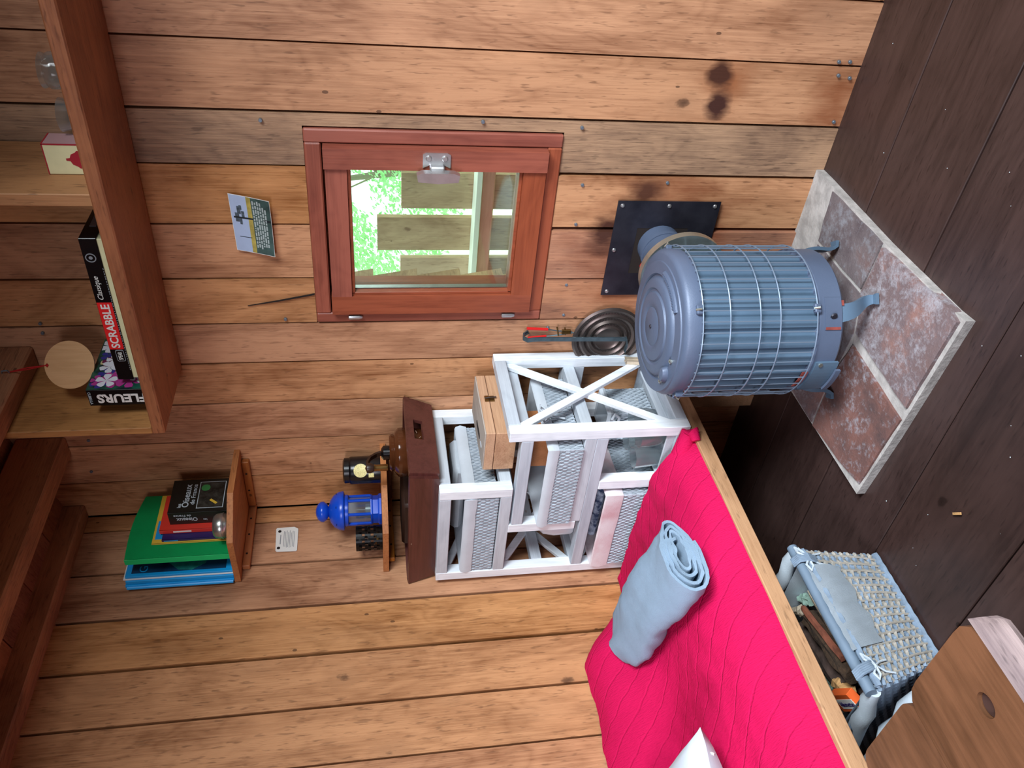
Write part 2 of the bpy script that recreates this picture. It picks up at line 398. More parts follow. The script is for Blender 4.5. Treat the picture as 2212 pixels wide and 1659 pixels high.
def text(s, mat, parent, c, right, up, w=None, h=None, name='lettering', depth=.0004, bold=0, shear=0, label=None):
    cu = bpy.data.curves.new('t', 'FONT'); cu.body = s; cu.size = 1; cu.align_x = 'CENTER'; cu.offset = bold; cu.shear = shear; cu.extrude = .001
    cu.resolution_u = 3
    t = bpy.data.objects.new('t', cu); COL.objects.link(t)
    dg = bpy.context.evaluated_depsgraph_get(); me = bpy.data.meshes.new_from_object(t.evaluated_get(dg))
    bpy.data.objects.remove(t)
    xs = [v.co.x for v in me.vertices]; ys = [v.co.y for v in me.vertices]
    cx, cy = (min(xs)+max(xs))/2, (min(ys)+max(ys))/2; W_, H_ = max(xs)-min(xs), max(ys)-min(ys)
    sx = (w/W_) if w else h/H_; sy = (h/H_) if h else sx
    right, up = Vector(right).normalized(), Vector(up).normalized(); n = right.cross(up); c = Vector(c)
    l = wl(parent)
    for v in me.vertices:
        v.co = c+right*((v.co.x-cx)*sx)+up*((v.co.y-cy)*sy)+n*(depth if v.co.z > 0 else 0)-l
    me.materials.append(mat); o = link(name, me, parent, l)
    if label: o['label'] = label
    return o
def strap(pts, w, th, nm, mat, par, side=(1, 0, 0)):
    b = B(); V = []; side = Vector(side); pts = [Vector(p) for p in pts]
    for i, p in enumerate(pts):
        d = (pts[min(i+1, len(pts)-1)]-pts[max(i-1, 0)]).normalized(); nn = d.cross(side).normalized()
        V.append([b.bm.verts.new(p+side*w/2+nn*th/2), b.bm.verts.new(p-side*w/2+nn*th/2), b.bm.verts.new(p-side*w/2-nn*th/2), b.bm.verts.new(p+side*w/2-nn*th/2)])
    for i in range(len(V)-1):
        for j in range(4): b.bm.faces.new((V[i][j], V[i+1][j], V[i+1][(j+1) % 4], V[i][(j+1) % 4]))
    b.bm.faces.new(V[0][::-1]); b.bm.faces.new(V[-1]); return b.build(nm, mat, par)
def struct(name, b, mat, parent=None):
    o = b.build(name, mat, parent)
    if parent is None: o['kind'] = 'structure'
    return o
def rnd(a, b): return random.uniform(a, b)

# ------------------------------------------------------------------ walls, floor, ceiling
X1, Y1, ZC = 3.0, -3.0, 2.3
WX0, WX1, WZ0, WZ1 = .693, 1.203, .672, 1.250        # rough opening
wb = struct('wall_back', B().box((-.1, .03, -.02), (WX0, .055, ZC)).box((WX1, .03, -.02), (X1, .055, ZC)).box((WX0, .03, WZ1), (WX1, .055, ZC)).box((WX0, .03, -.02), (WX1, .055, WZ0)), m_backing)
GP = .0022
def vplank(parent, poly, lo, hi, axis, mat, bev=.0022):
    return B().prism(poly, lo, hi, axis).bevel(bev).build('plank', mat, parent)
def rect(x0, x1, z0, z1): return [(x0, z0), (x1, z0), (x1, z1), (x0, z1)]
ZT = 2.2
seams = [0.0025, .142, .287, .426, .563, .689]
for a, b in zip(seams, seams[1:]):
    d = rnd(-.002, .002)
    j1, j2 = rnd(-.001, .002), rnd(-.001, .002)
    vplank(wb, [(a+GP, 0), (b-GP+j1, 0), (b-GP+j2, ZT), (a+GP+j1, ZT)], d, .028, 'y', MW['wall'])
# planks cut by the window (upper and lower lengths), the next one notched round it
for (a, b, dz) in ((.689, .822, 0), (.822, .968, 0), (.968, 1.115, 0)):
    vplank(wb, rect(a+GP, b-GP, WZ1+.001, ZT), rnd(-.001, .003), .028, 'y', MW['wall'])
for (a, b, y, gx) in ((.693, .8205, -.004, .002), (.8235, .962, -.009, .004), (.968, 1.106, -.002, .004)):
    vplank(wb, rect(a, b-gx, 0, WZ0-.001), y, .028, 'y', MW['wall_red' if a < .9 else 'wall'])
n0 = [(1.118, 0), (1.236-GP, 0), (1.234, ZT), (1.117, ZT), (1.117, WZ1+.001), (1.207, WZ1+.001), (1.207, WZ0-.001), (1.110, WZ0-.001), (1.110, 0)]
vplank(wb, n0[1:], .001, .028, 'y', MW['wall_grey'])
for a, b in ((1.238, 1.381), (1.381, 1.518), (1.518, 1.66), (1.66, 1.82), (1.82, 1.98), (1.98, 2.14), (2.14, 2.3), (2.3, 2.46), (2.46, 2.62), (2.62, 2.8), (2.8, 2.99)):
    vplank(wb, [(a+GP, 0), (b-GP, 0), (b-GP, ZT), (a+GP, ZT)], rnd(-.002, .003), .028, 'y', MW['wall'])
B().prism([(.7445, 1.415), (.757, 1.34), (.7755, 1.252), (.7785, 1.252), (.7595, 1.34)], -.0042, .0, 'y').build('split_in_plank', m_dark, wb)
nb = B()
def nailB(x, z, y=-.001): nb.lathe([(.0, -.0012), (.0035, -.0012), (.0042, 0), (.0042, .004)], (x, y, z), 10, 'y')
for x, z in [(1.218, 1.335), (1.236-.008, .86), (1.221, .633), (1.081, .611), (1.09, .4), (.976, .612), (.941, .611), (.85, .604), (.8, .612), (.705, .607), (.693+.01, 1.328), (1.391, .033), (1.39, .06), (1.355, .02), (1.252, .021), (.663, .645), (.672, 1.901), (.70, 1.899), (.51, 1.95), (.46, 1.93), (.31, 1.88), (.19, 1.9), (1.36, .05), (.55, 1.93), (.4, 1.9)]: nailB(x, z, -.005)
nb.build('nail_heads', m_nail, wb, kind='stuff')

wlft = struct('wall_left', B().box((-.075, Y1-.1, -.02), (-.03, .03, ZC)), m_backing)
ls = [-.0005, -.062, -.216, -.368, -.518, -.667, -.81, -.97, -1.13, -1.28, -1.44, -1.6, -1.76, -1.92, -2.08, -2.24, -2.4, -2.56, -2.72, -2.88, -3.0]
for k, (a, b) in enumerate(zip(ls, ls[1:])):
    g = .0045 if k in (2, 3, 4) else .0028
    g2 = g if k+1 in (2, 3, 4, 5) else .0028
    vplank(wlft, [(b+g2, 0), (a-g, 0), (a-g, 1.955), (b+g2, 1.955)], -.028, rnd(-.003, .001), 'x', MW['wall'], .003)
wr = struct('wall_right', B().box((X1, -.45, 0), (X1+.05, .05, ZC+.5)).box((X1, Y1-.1, 0), (X1+.05, -1.95, ZC+.5)).box((X1, -1.95, 2.15), (X1+.05, -.45, ZC+.5)).box((X1, -1.95, 0), (X1+.05, -.45, 1.2)), MW['beam'])
wf = struct('wall_front', B().box((-.1, Y1-.05, 0), (.6, Y1, ZC+.5)).box((1.8, Y1-.05, 0), (X1+.05, Y1, ZC+.5)).box((.6, Y1-.05, 0), (1.8, Y1, 1.25)).box((.6, Y1-.05, 2.05), (1.8, Y1, ZC+.5)), MW['beam'])

fl = struct('floor', B().box((-.1, Y1-.05, -.06), (X1+.05, .03, -.022)), m_dark)
fs = [.02, -.215, -.462, -.712, -.972, -1.22, -1.47, -1.72, -1.97, -2.22, -2.47, -2.72, -3.0]
for k, (a, b) in enumerate(zip(fs, fs[1:])):
    cuts = [-.05, rnd(1.9, 2.5), X1+.02]
    for u, v in zip(cuts, cuts[1:]):
        B().box((u+.001, b+.0015, -.022), (v-.001, a-.0015, rnd(-.0015, .0)), .0015).build('plank', MW['floor'], fl)
db = B()
for _ in range(60):
    x, y = rnd(.62, 2.1), rnd(-1.4, -.02); r = rnd(.0005, .0016)
    db.lathe([(0, r*.8), (r, .0)], (x, y, .001), 5)
db.build('grit', m_ltgreyink, fl, kind='stuff', label='pale crumbs of ash and grit scattered on the floor')
tag(B().bar((.80, -.83, .004), (.818, -.845, .006), .005, .003).build('wood_splinter', m_splito, None, loc=(.8, -.83, 0)), 'tiny orange wood splinter on the dark floor above the wicker basket', 'splinter')

# sloping board ceiling over beams
cl = struct('ceiling', B().hexa([(-.1, Y1-.05, 2.03), (X1, Y1-.05, 2.75), (X1, .06, 2.75), (-.1, .06, 2.03), (-.1, Y1-.05, 2.06), (X1, Y1-.05, 2.78), (X1, .06, 2.78), (-.1, .06, 2.06)]), m_backing)
# leave a skylight hole out: boards laid across the beams
yy = .03; k = 0
while yy > Y1:
    w = .165; y2 = yy-w
    def zc(x): return 1.995+.24*x
    B().hexa([(-.08, y2+.002, zc(-.08)), (X1-.02, y2+.002, zc(X1)), (X1-.02, yy-.002, zc(X1)), (-.08, yy-.002, zc(-.08)),
              (-.08, y2+.002, zc(-.08)+.02), (X1-.02, y2+.002, zc(X1)+.02), (X1-.02, yy-.002, zc(X1)+.02), (-.08, yy-.002, zc(-.08)+.02)]).build('ceiling_board', MW['ceil'], cl)
    yy = y2
struct('wall_plate', B().box((-.03, Y1, 1.950), (.052, -.0, 2.03), .004), MW['beam'])
LOC['wall_plate'] = Vector()
for nm, xa, xb, z0, z1 in (('ceiling_beam', .258, .325, 1.935, 2.06), ('ceiling_beam', .570, .632, 1.935, 2.13), ('ceiling_beam', 1.15, 1.21, 2.1, 2.28), ('ceiling_beam', 1.8, 1.87, 2.2, 2.42), ('ceiling_beam', 2.45, 2.52, 2.3, 2.58)):
    struct(nm, B().box((xa, Y1, z0), (xb, 0.0, z1), .005), MW['beam'])

# ------------------------------------------------------------------ window
wd = link('window_1', None, None, (.95, 0, WZ0)); wd['kind'] = 'structure'
fy0, fy1 = -.006, .06
B().box((WX0, fy0, WZ0), (.722, fy1, WZ1), .003).build('frame_stile', MW['window'], wd)
B().box((1.172, fy0, WZ0), (WX1, fy1, WZ1), .003).build('frame_stile', MW['window'], wd)
B().box((.722, fy0-.001, 1.214), (1.172, fy1, WZ1), .003).build('frame_rail', MW['window_x'], wd)
B().box((.722, fy0-.001, WZ0), (1.172, fy1, .706), .003).build('frame_rail', MW['window_x'], wd)
cs = B()
sx0, sx1, sz0, sz1 = .728, 1.170, .707, 1.210
gx0, gx1, gz0, gz1 = .785, 1.118, .764, 1.156
sy = -.026
sash = B().prism(rect(sx0, gx0-.004, sz0, sz1), sy+.004, .045, 'y').bevel(.004).build('sash_stile', MW['window'], wd)
B().prism(rect(gx1+.004, sx1, sz0, sz1), sy-.004, .045, 'y').bevel(.006).build('sash_stile', MW['window'], wd)
B().prism(rect(gx0-.004, gx1+.004, gz1+.004, sz1-.002), sy+.004, .045, 'y').bevel(.004).build('sash_rail', MW['window_x'], wd)
B().prism(rect(gx0-.004, gx1+.004, sz0, gz0-.004), sy+.004, .045, 'y').bevel(.004).build('sash_rail', MW['window_x'], wd)
bd = B()
for (a, b) in (((gx0-.004, gz0-.004), (gx0+.004, gz1+.004)), ((gx1-.004, gz0-.004), (gx1+.004, gz1+.004)), ((gx0, gz0-.004), (gx1, gz0+.004)), ((gx0, gz1-.004), (gx1, gz1+.004))):
    bd.box((a[0], sy+.012, a[1]), (b[0], .03, b[1]), .001)
bd.build('glazing_bead', MW['window'], wd)
B().box((gx0+.001, .004, gz0), (gx0+.006, .018, gz1)).build('glass_spacer', m_steel, wd)
B().box((gx0, .002, gz0), (gx1, .006, gz1)).build('pane', m_pane, wd)
B().box((gx0, .018, gz0), (gx1, .022, gz1)).build('pane', m_pane, wd)
hd = B().prism([(1.131, .931), (1.162, .931), (1.166, .938), (1.166, .986), (1.162, .993), (1.131, .993), (1.138, .978), (1.138, .946)], sy-.008, sy-.003, 'y').bevel(.0015).build('latch_plate', m_steel, wd)
for z in (.944, .980):
    B().lathe([(0, -.004), (.005, -.004), (.007, -.001), (.007, .002)], (1.154, sy-.008, z), 14, 'y').build('screw', m_steel, hd)
B().prism([(1.112, .915), (1.128, .912), (1.133, .925), (1.133, .995), (1.128, 1.008), (1.112, 1.005), (1.108, .96)], sy-.040, sy-.022, 'y').bevel(.004, 2).build('latch_grip', m_steel, hd, True)
B().box((1.116, sy-.024, .945), (1.14, sy-.004, .978), .003).build('latch_neck', m_steel, hd)
for z in (1.155, .762):
    B().lathe([(.0, -.020), (.004, -.018), (.0065, -.010), (.0065, .015), (.0, .018)], (.714, fy0-.008, z), 12, 'z').build('hinge', m_steel, wd, True)
# lining of the opening outside
struct('trim_1', B().box((WX0, .06, WZ0-.02), (gx0-.02, .10, WZ1)).box((gx1+.03, .06, WZ0-.02), (WX1, .10, WZ1)).box((WX0, .06, WZ0-.02), (WX1, .12, gz0-.03)).box((WX0, .06, gz1+.02), (WX1, .10, WZ1)), MW['window'])

# ------------------------------------------------------------------ outside
m_grass, N_, L_, P_ = newmat('bright_grass')
tc = N_.new('ShaderNodeTexCoord'); L_.new(mix(N_, L_, noise_n(N_, L_, tc.outputs['Object'], 4, 8, .8), lin('b4dca0'), lin('eefae0')), P_.inputs['Base Color']); P_.inputs['Roughness'].default_value = .9
gr = B().box((-14, .4, -.9), (14, 26, -.8)).build('lawn', m_grass); gr['kind'] = 'structure'
yd = B().box((-14, -14, -1.3), (14, .38, -1.25)).build('yard', plain('dark_yard_soil', '4a4436', .95)); yd['kind'] = 'structure'  # unseen ground, added dark to cut light coming from below
tr_ = B().box((3.06, -3.2, -.12), (5.4, .0, -.06)).box((-.2, -5.2, -.12), (3.0, -3.06, -.06)).build('low_light_blocker', plain('low_blocker_dark', '54443a', .9)); tr_['kind'] = 'structure'  # unseen dark slabs added to keep light from below off the ceiling
pr_ = B().box((3.055, -3.3, 2.25), (4.2, .1, 2.32)).box((4.2, -3.3, -.1), (4.28, .1, 2.32)).box((3.055, .03, -.1), (4.2, .1, 2.25)).box((-.3, -4.3, 2.25), (4.2, -3.06, 2.32)).box((-.3, -4.38, -.1), (4.2, -4.3, 2.32)).box((-.38, -4.3, -.1), (-.3, -3.06, 2.32)).build('sky_blocker', plain('sky_blocker_dark', '4c3a2c', .9)); pr_['kind'] = 'structure'  # unseen dark box added to keep sky light out of the wall openings
pk = thing('picket_railing', 'railing of wide weathered boards and a pinkish rail seen outside the window', 'railing', (.6, 1.1, -.8))
tops = [.985, 1.078, .988, 1.04, .99, 1.07]
for i in range(-4, 9):
    x0 = .437+.184*i+rnd(-.004, .004)
    t = tops[(i*-1) % 6] if i not in (0, -1, -2) else {0: .985, -1: 1.078, -2: .988}[i]
    B().prism(rect(x0, x0+.145, .05, t), 1.10, 1.125, 'y').bevel(.002).build('picket', MW['outside'], pk)
B().box((-1.6, 1.03, .640), (2.4, 1.098, .690), .004).build('rail', MW['rail_out'], pk)
B().box((-1.6, 1.015, .6905), (2.4, 1.099, .712), .002).build('bright_rail_top', plain('rail_top_light', 'eef4ea', .6), pk, label='pale rail top with its brightness put into the colour')  # added pale strip, strong light on the rail top put into its colour
sd = thing('lap_siding', 'brown lapped boards of an outer wall just beyond the left side of the window pane', 'siding', (.68, .15, .4))
z = .50
while z < 1.35:
    # each board thick at its lower edge
    B().hexa([(.66, .10, z), (.708, .10, z-.0), (.703, .235, z), (.66, .235, z), (.66, .10, z+.125), (.684, .10, z+.125), (.680, .235, z+.125), (.66, .235, z+.125)]).build('siding_board', MW['siding'], sd)
    z += .121
# foliage: leaf cards grouped in crowns
m_leaf, N_, L_, P_ = newmat('leaf')
oi = N_.new('ShaderNodeTexCoord'); L_.new(mix(N_, L_, noise_n(N_, L_, oi.outputs['Object'], 6, 3), lin('63b860'), lin('d4f8c8')), P_.inputs['Base Color']); P_.inputs['Roughness'].default_value = .6
P_.inputs['Transmission Weight'].default_value = .0
m_trunkb = plain('garden_bark', '8a8072', .9)
def crown(name, label, c, R, n, sz):
    t = thing(name, label, 'tree', (c[0], c[1], -.8))
    b = B(); rg = random.Random(int(c[0]*100)+5)
    for _ in range(n):
        while True:
            p = Vector((rg.uniform(-1, 1), rg.uniform(-1, 1), rg.uniform(-1, 1)))
            if p.length < 1: break
        q = Vector(c)+Vector((p.x*R[0], p.y*R[1], p.z*R[2]))
        if noise.noise(q*2.2) < -.12: continue
        a = Vector((rg.uniform(-1, 1), rg.uniform(-1, 1), rg.uniform(-1, 1))).normalized(); d = a.orthogonal().normalized(); s_ = sz*rg.uniform(.5, 1.2)
        v = [b.bm.verts.new(q+d*s_), b.bm.verts.new(q+a*s_*.5), b.bm.verts.new(q-d*s_), b.bm.verts.new(q-a*s_*.5)]
        b.bm.faces.new(v)
    o = b.build('foliage', m_leaf, t, kind='stuff')
    B().tube([(c[0], c[1], -.8), (c[0]+.05, c[1], c[2]*.5), (c[0]-.05, c[1], c[2])], [.06, .04, .02], 8).build('trunk', m_trunkb, t)
    for k in range(4):
        a = rg.uniform(0, 6.28); B().tube([(c[0], c[1], c[2]-.3), (c[0]+math.cos(a)*R[0]*.4, c[1]+math.sin(a)*R[1]*.4, c[2]+rg.uniform(-.1, .3)), (c[0]+math.cos(a)*R[0]*.8, c[1]+math.sin(a)*R[1]*.8, c[2]+rg.uniform(-.2, .6))], [.009, .005, .002], 5).build('branch', m_trunkb, t)
crown('leafy_bush', 'bright green leafy bush beyond the railing, right half of the window view', (-.9, 4.2, 1.3), (1.0, 1.2, 1.0), 17000, .026)
crown('sapling', 'thin pale leafed sapling beyond the railing, left half of the window view', (-3.2, 5.2, 1.2), (.75, .9, 1.0), 9000, .024)

# ------------------------------------------------------------------ hearth
he = thing('stone_hearth', 'hearth of worn reddish stone slabs and pale mortar under the grey stove', 'hearth', (.88, -.32, 0))
mo = B().prism([(.612, .0), (.612, -.605), (.80, -.622), (1.128, -.642), (1.124, -.60), (1.122, -.34), (1.130, -.05), (1.13, 0)], -.001, .020, 'z').build('mortar_bed', m_mortar, he)
def stone(poly, top, mat):
    b = B().prism(poly, .004, top, 'z'); b.bevel(.006, 2)
    bmesh.ops.triangulate(b.bm, faces=[f for f in b.bm.faces if len(f.verts) > 4])
    bmesh.ops.subdivide_edges(b.bm, edges=[e for e in b.bm.edges if e.calc_length() > .05], cuts=4, use_grid_fill=True)
    for v in b.bm.verts:
        n_ = noise.noise(v.co*16); v.co.x += n_*.003; v.co.y += noise.noise(v.co*13+Vector((9, 0, 0)))*.003
        if v.co.z > top*.6: v.co.z += noise.noise(v.co*22)*.003
    return b.build('stone_slab', mat, he, True)
stone([(.618, -.375), (.640, -.600), (.857, -.620), (.880, -.390), (.80, -.372)], .026, m_tiles[0])
stone([(.912, -.385), (.890, -.618), (1.118, -.632), (1.126, -.60), (1.116, -.352), (1.0, -.345)], .028, m_tiles[1])
stone([(1.0, -.335), (.998, -.115), (1.122, -.10), (1.120, -.340)], .024, m_tiles[2])
stone([(.74, -.36), (.74, -.115), (.988, -.115), (.988, -.337), (.90, -.372)], .022, m_tiles[2])
stone([(.617, -.362), (.617, -.12), (.73, -.12), (.73, -.362)], .023, m_tiles[1])

# ------------------------------------------------------------------ stove
SX, SY = .903, -.317
st = thing('wood_stove', 'round grey ribbed stove with wire guard standing on the stone hearth', 'stove', (SX, SY, .02))
prof = [(.10, .118), (.155, .118), (.163, .126), (.163, .176), (.158, .18)]
B().lathe(prof, (SX, SY, 0), 64).build('base_ring', m_stove, st, True)
# ribbed body
bb = B(); n = 132; rings = []
for z in (.178, .44):
    rings.append([bb.bm.verts.new((SX+math.cos(2*math.pi*k/n)*(.157 if (k//2) % 3 else .149), SY+math.sin(2*math.pi*k/n)*(.157 if (k//2) % 3 else .149), z)) for k in range(n)])
for k in range(n): bb.bm.faces.new((rings[0][k], rings[0][(k+1) % n], rings[1][(k+1) % n], rings[1][k]))
bb.build('ribbed_body', m_stove2, st)
B().lathe([(.156, .436), (.163, .440), (.164, .468), (.158, .476), (.152, .4785), (.0, .4785)], (SX, SY, 0), 64).build('top_band', m_stove, st, True)
B().lathe([(.150, .476), (.147, .481), (.120, .4835), (.1165, .478), (.113, .478), (.110, .485), (.104, .489), (.088, .490), (.084, .486), (.080, .486), (.077, .4905), (.062, .493), (.048, .493), (.044, .4905), (.040, .4925), (.0, .4935)], (SX-.012, SY, 0), 64).build('lid', m_stove, st, True)
B().lathe([(0, .497), (.004, .496), (.005, .492)], (SX-.012, SY, 0), 10).build('lid_pin', m_blackm, st, True)
# raised band with worn cast lettering (not legible in the photograph)
def arcpts(r, a0, a1, z, n=16): return [(SX-.012+r*math.cos(math.radians(a0+(a1-a0)*k/n)), SY+r*math.sin(math.radians(a0+(a1-a0)*k/n)), z) for k in range(n+1)]
B().tube(arcpts(.130, -42, 8, .482), .0065, 8).build('cast_maker_band', m_stove, st, True)
cb = B()
for k in range(15):
    a = math.radians(-38+k*3.0); cb.box((SX-.012+.127*math.cos(a)-.0015, SY+.127*math.sin(a)-.003, .486), (SX-.012+.127*math.cos(a)+.0015, SY+.127*math.sin(a)+.003, .490))
cb.build('cast_beads', m_stove, st)
# damper flap lying on the rim, front left
a = math.radians(-118); fx, fy_ = SX+.128*math.cos(a), SY+.128*math.sin(a)
B().lathe([(.0, .497), (.016, .494), (.020, .486), (.020, .480)], (fx, fy_, 0), 20, sx=1.0, sy=.7).build('damper_flap', m_stove, st, True)
for dx, dy in ((-.03, .012), (-.022, .018), (.045, -.012)):
    B().lathe([(0, .490), (.005, .487), (.005, .478)], (fx+dx, fy_+dy, 0), 10).build('bolt', m_galv, st, True)
# guard
rz = [.188, .272, .317, .384, .444]
gt = B()
for z in rz: gt.tube([(SX+.1715*math.cos(2*math.pi*k/64), SY+.1715*math.sin(2*math.pi*k/64), z) for k in range(64)], .0016, 6, True)
gt.build('guard_rings', m_wire, st, True)
nw = 46
for k in range(nw):
    t = 2*math.pi*k/nw
    if abs(math.degrees(t)-78) < 20: continue
    B().tube([(SX+.170*math.cos(t), SY+.170*math.sin(t), .186), (SX+.170*math.cos(t), SY+.170*math.sin(t), .447)], .0015, 5).build('guard_wire', m_wire, st, True)
for ang, z in ((-46, .186), (-46, .450), (-128, .45), (160, .45), (150, .186), (40, .45)):
    t = math.radians(ang); c = Vector((SX+.167*math.cos(t), SY+.167*math.sin(t), z))
    d = Vector((math.cos(t), math.sin(t), 0)); s_ = Vector((-d.y, d.x, 0))
    B().bar(c-s_*.010, c+s_*.010, .012, .014, bev=.002).build('guard_clip', m_stove, st)
    B().tube([c+d*.002+Vector((0, 0, -.006)), c+d*.011, c+d*.002+Vector((0, 0, .008))], .0025, 6).build('clip_hook', m_galv, st, True)
# ash door low at the front left
ad = B()
for k in range(9):
    pass
def curved_plate(r, a0, a1, z0, z1, th, n=10):
    b = B(); V = []
    for k in range(n+1):
        t = math.radians(a0+(a1-a0)*k/n); c, s_ = math.cos(t), math.sin(t)
        V.append([b.bm.verts.new((SX+q*c, SY+q*s_, z)) for q, z in ((r, z0), (r+th, z0), (r+th, z1), (r, z1))])
    for i in range(n):
        for j in range(4): b.bm.faces.new((V[i][j], V[i+1][j], V[i+1][(j+1) % 4], V[i][(j+1) % 4]))
    b.bm.faces.new(V[0][::-1]); b.bm.faces.new(V[-1]); return b
adr = curved_plate(.163, -122, -88, .118, .172, .006).bevel(.002).build('ash_door', m_stove2, st)
B().lathe([(.0, .0), (.005, .0), (.006, .005)], (SX+.172*math.cos(math.radians(-90)), SY+.172*math.sin(math.radians(-90))+.001, .160), 10, 'y').build('door_bolt', m_galv, adr)
curved_plate(.170, -118, -94, .110, .122, .006).build('door_lip', m_stove, adr)
curved_plate(.1635, -62, -38, .128, .166, .002).build('leg_plate', m_stove, st)
B().lathe([(.0, -.003), (.006, -.003), (.008, .0)], (SX+.167*math.cos(math.radians(-52)), SY+.167*math.sin(math.radians(-52)), .148), 10, 'y').build('leg_bolt', m_blackm, st)
for (a0, a1, z0, z1) in ((-62, -60, .13, .165), (-118, -98, .178, .192), (-44, -40, .122, .127)):
    curved_plate(.1642, a0, a1, z0, z1, .0015, 4).build('rust_patch', m_rust, st)
def leg(ang, tip):
    t = math.radians(ang); c = Vector((SX+.150*math.cos(t), SY+.150*math.sin(t), .125)); T = Vector(tip)
    d = Vector((math.cos(t), math.sin(t), 0)); sd_ = Vector((-d.y, d.x, 0))
    b = B(); V = []
    P0, P1, P2, P3 = c+Vector((0, 0, .02)), c+d*.030+Vector((0, 0, -.045)), T-d*.022+Vector((0, 0, .030)), T
    path = []; wd_ = []
    for q in range(11):
        f = q/10; path.append(P0*(1-f)**3+P1*3*f*(1-f)**2+P2*3*f*f*(1-f)+P3*f**3); wd_.append(.021-.011*f)
    path.append(T+d*.012); wd_.append(.012)
    for i, (p, w) in enumerate(zip(path, wd_)):
        tg_ = (path[min(i+1, len(path)-1)]-path[max(i-1, 0)]).normalized(); nn_ = tg_.cross(sd_).normalized()*.004
        V.append([b.bm.verts.new(p+sd_*w+nn_), b.bm.verts.new(p-sd_*w+nn_), b.bm.verts.new(p-sd_*w-nn_), b.bm.verts.new(p+sd_*w-nn_)])
    for i in range(len(V)-1):
        for j in range(4): b.bm.faces.new((V[i][j], V[i+1][j], V[i+1][(j+1) % 4], V[i][(j+1) % 4]))
    b.bm.faces.new(V[0][::-1]); b.bm.faces.new(V[-1]); b.build('leg', m_stove2, st, True)
leg(-50, (1.018, -.405, .036)); leg(-150, (.742, -.397, .034)); leg(40, (1.03, -.20, .032)); leg(140, (.77, -.20, .032))
# flue
B().tube([(.925, -.19, .385), (.925, -.08, .388), (.924, -.0118, .390)], [.058, .057, .055], 32).build('flue_pipe', m_stove, st, True)
B().tube([(.924, -.058, .388), (.924, -.046, .388)], .0595, 32).build('flue_seam', m_stove, st, True)
B().tube([(.935, -.168, .379), (.935, -.150, .379)], .104, 48).build('flue_collar', m_galv, st, True)

fp = thing('flue_plate', 'square dark metal plate screwed to the wall where the flue pipe goes through', 'plate', (.91, -.006, .385))
hx0, hx1, hz0, hz1 = .840, .972, .322, .455
px0, px1, pz0, pz1 = .773, 1.045, .252, .517
pb = B()
for lo, hi in (((px0, pz0), (px1, hz0)), ((px0, hz1), (px1, pz1)), ((px0, hz0), (hx0, hz1)), ((hx1, hz0), (px1, hz1))): pb.box((lo[0], -.0125, lo[1]), (hi[0], -.0095, hi[1]))
pb.build('sheet', m_blackm, fp)
B().box((hx0-.003, -.0118, hz0-.003), (hx1+.003, -.0112, hz1+.003)).build('dark_opening', m_dark, fp)
for x, z in ((px0+.012, pz1-.014), (px0+.012, pz0+.02), (px1-.012, pz1-.012), (px1-.012, pz0+.014), ((px0+px1)/2-.0, pz1-.012), (px1-.012, .385)):
    B().lathe([(0, -.0035), (.004, -.003), (.0055, 0)], (x, -.0125, z), 10, 'y').build('screw', m_steel, fp, True)
rg = B().lathe([(0, -.02), (.012, -.015), (.016, -.002), (.008, .004)], (.862, -.008, .412), 12, 'y').build('red_rag', m_redgrip, None, True, loc=(.862, -.008, .412)); tag(rg, 'scrap of red cloth stuffed beside the flue pipe in the wall plate', 'rag')
fo = B(); fo.lathe([(0, -.016), (.014, -.012), (.018, -.004), (.006, .002)], (.858, -.008, .378), 9, 'y')
for v in fo.bm.verts: v.co += Vector((noise.noise(v.co*300), 0, noise.noise(v.co*333)))*.006
tag(fo.build('crumpled_foil', m_tinfoil, None, loc=(.858, -.008, .378)), 'crumpled silver foil stuffed under the red rag beside the flue pipe', 'foil')

# ------------------------------------------------------------------ tools on the wall
tx, tz = .642, .480
td = thing('toaster_disc', 'round perforated metal stove toaster with ring ridges hanging beside the stove', 'toaster', (tx, -.02, tz))
pr = [(.098, .0), (.100, -.004), (.094, -.008), (.086, -.004), (.080, -.0035), (.074, -.008), (.067, -.0035), (.060, -.0035), (.054, -.009), (.047, -.0035), (.041, -.0035), (.035, -.008), (.028, -.003), (.0, -.004)]
B().lathe(pr, (tx, -.024, tz), 72, 'y', cap=False).build('disc', m_toast, td, True)
hb = B()
for r in (.083, .0635, .044):
    n = int(2*math.pi*r/.0042)
    for k in range(n):
        t = 2*math.pi*k/n; c = Vector((tx+r*math.cos(t), -.0285, tz+r*math.sin(t))); hb.bar(c+Vector((math.cos(t), 0, math.sin(t)))*.0025, c-Vector((math.cos(t), 0, math.sin(t)))*.0025, .0016, .001, up=(0, 1, 0))
hb.build('perforations', m_toastd, td, kind='stuff')
pkr = thing('iron_poker', 'flat grey iron poker with hooked ends hanging in front of the round toaster', 'poker', (.652, -.04, .70))
hk = [(.652, -.040-.012*math.sin(math.radians(t))-.0, .705+.014*math.cos(math.radians(t))) for t in (-75, -40, 0, 40, 80)]
strap([(.652, -.008, .700)]+[(.652, -.020, .714), (.652, -.034, .716), (.652, -.044, .706), (.652, -.041, .69), (.652, -.040, .67), (.650, -.044, .432)], .013, .003, 'shaft', m_iron, pkr)
strap([(.655, -.044, .433), (.630, -.046, .428), (.612, -.050, .432)], .012, .003, 'hooked_tip', m_iron, pkr, (0, 1, 0))
B().tube([(.652, .0, .700), (.652, -.012, .698), (.652, -.018, .706)], .0022, 6).build('wall_hook', m_iron, pkr)
tg = thing('red_handled_tongs', 'small wire tongs with red grips hanging behind the iron poker', 'tongs', (.655, -.015, .70))
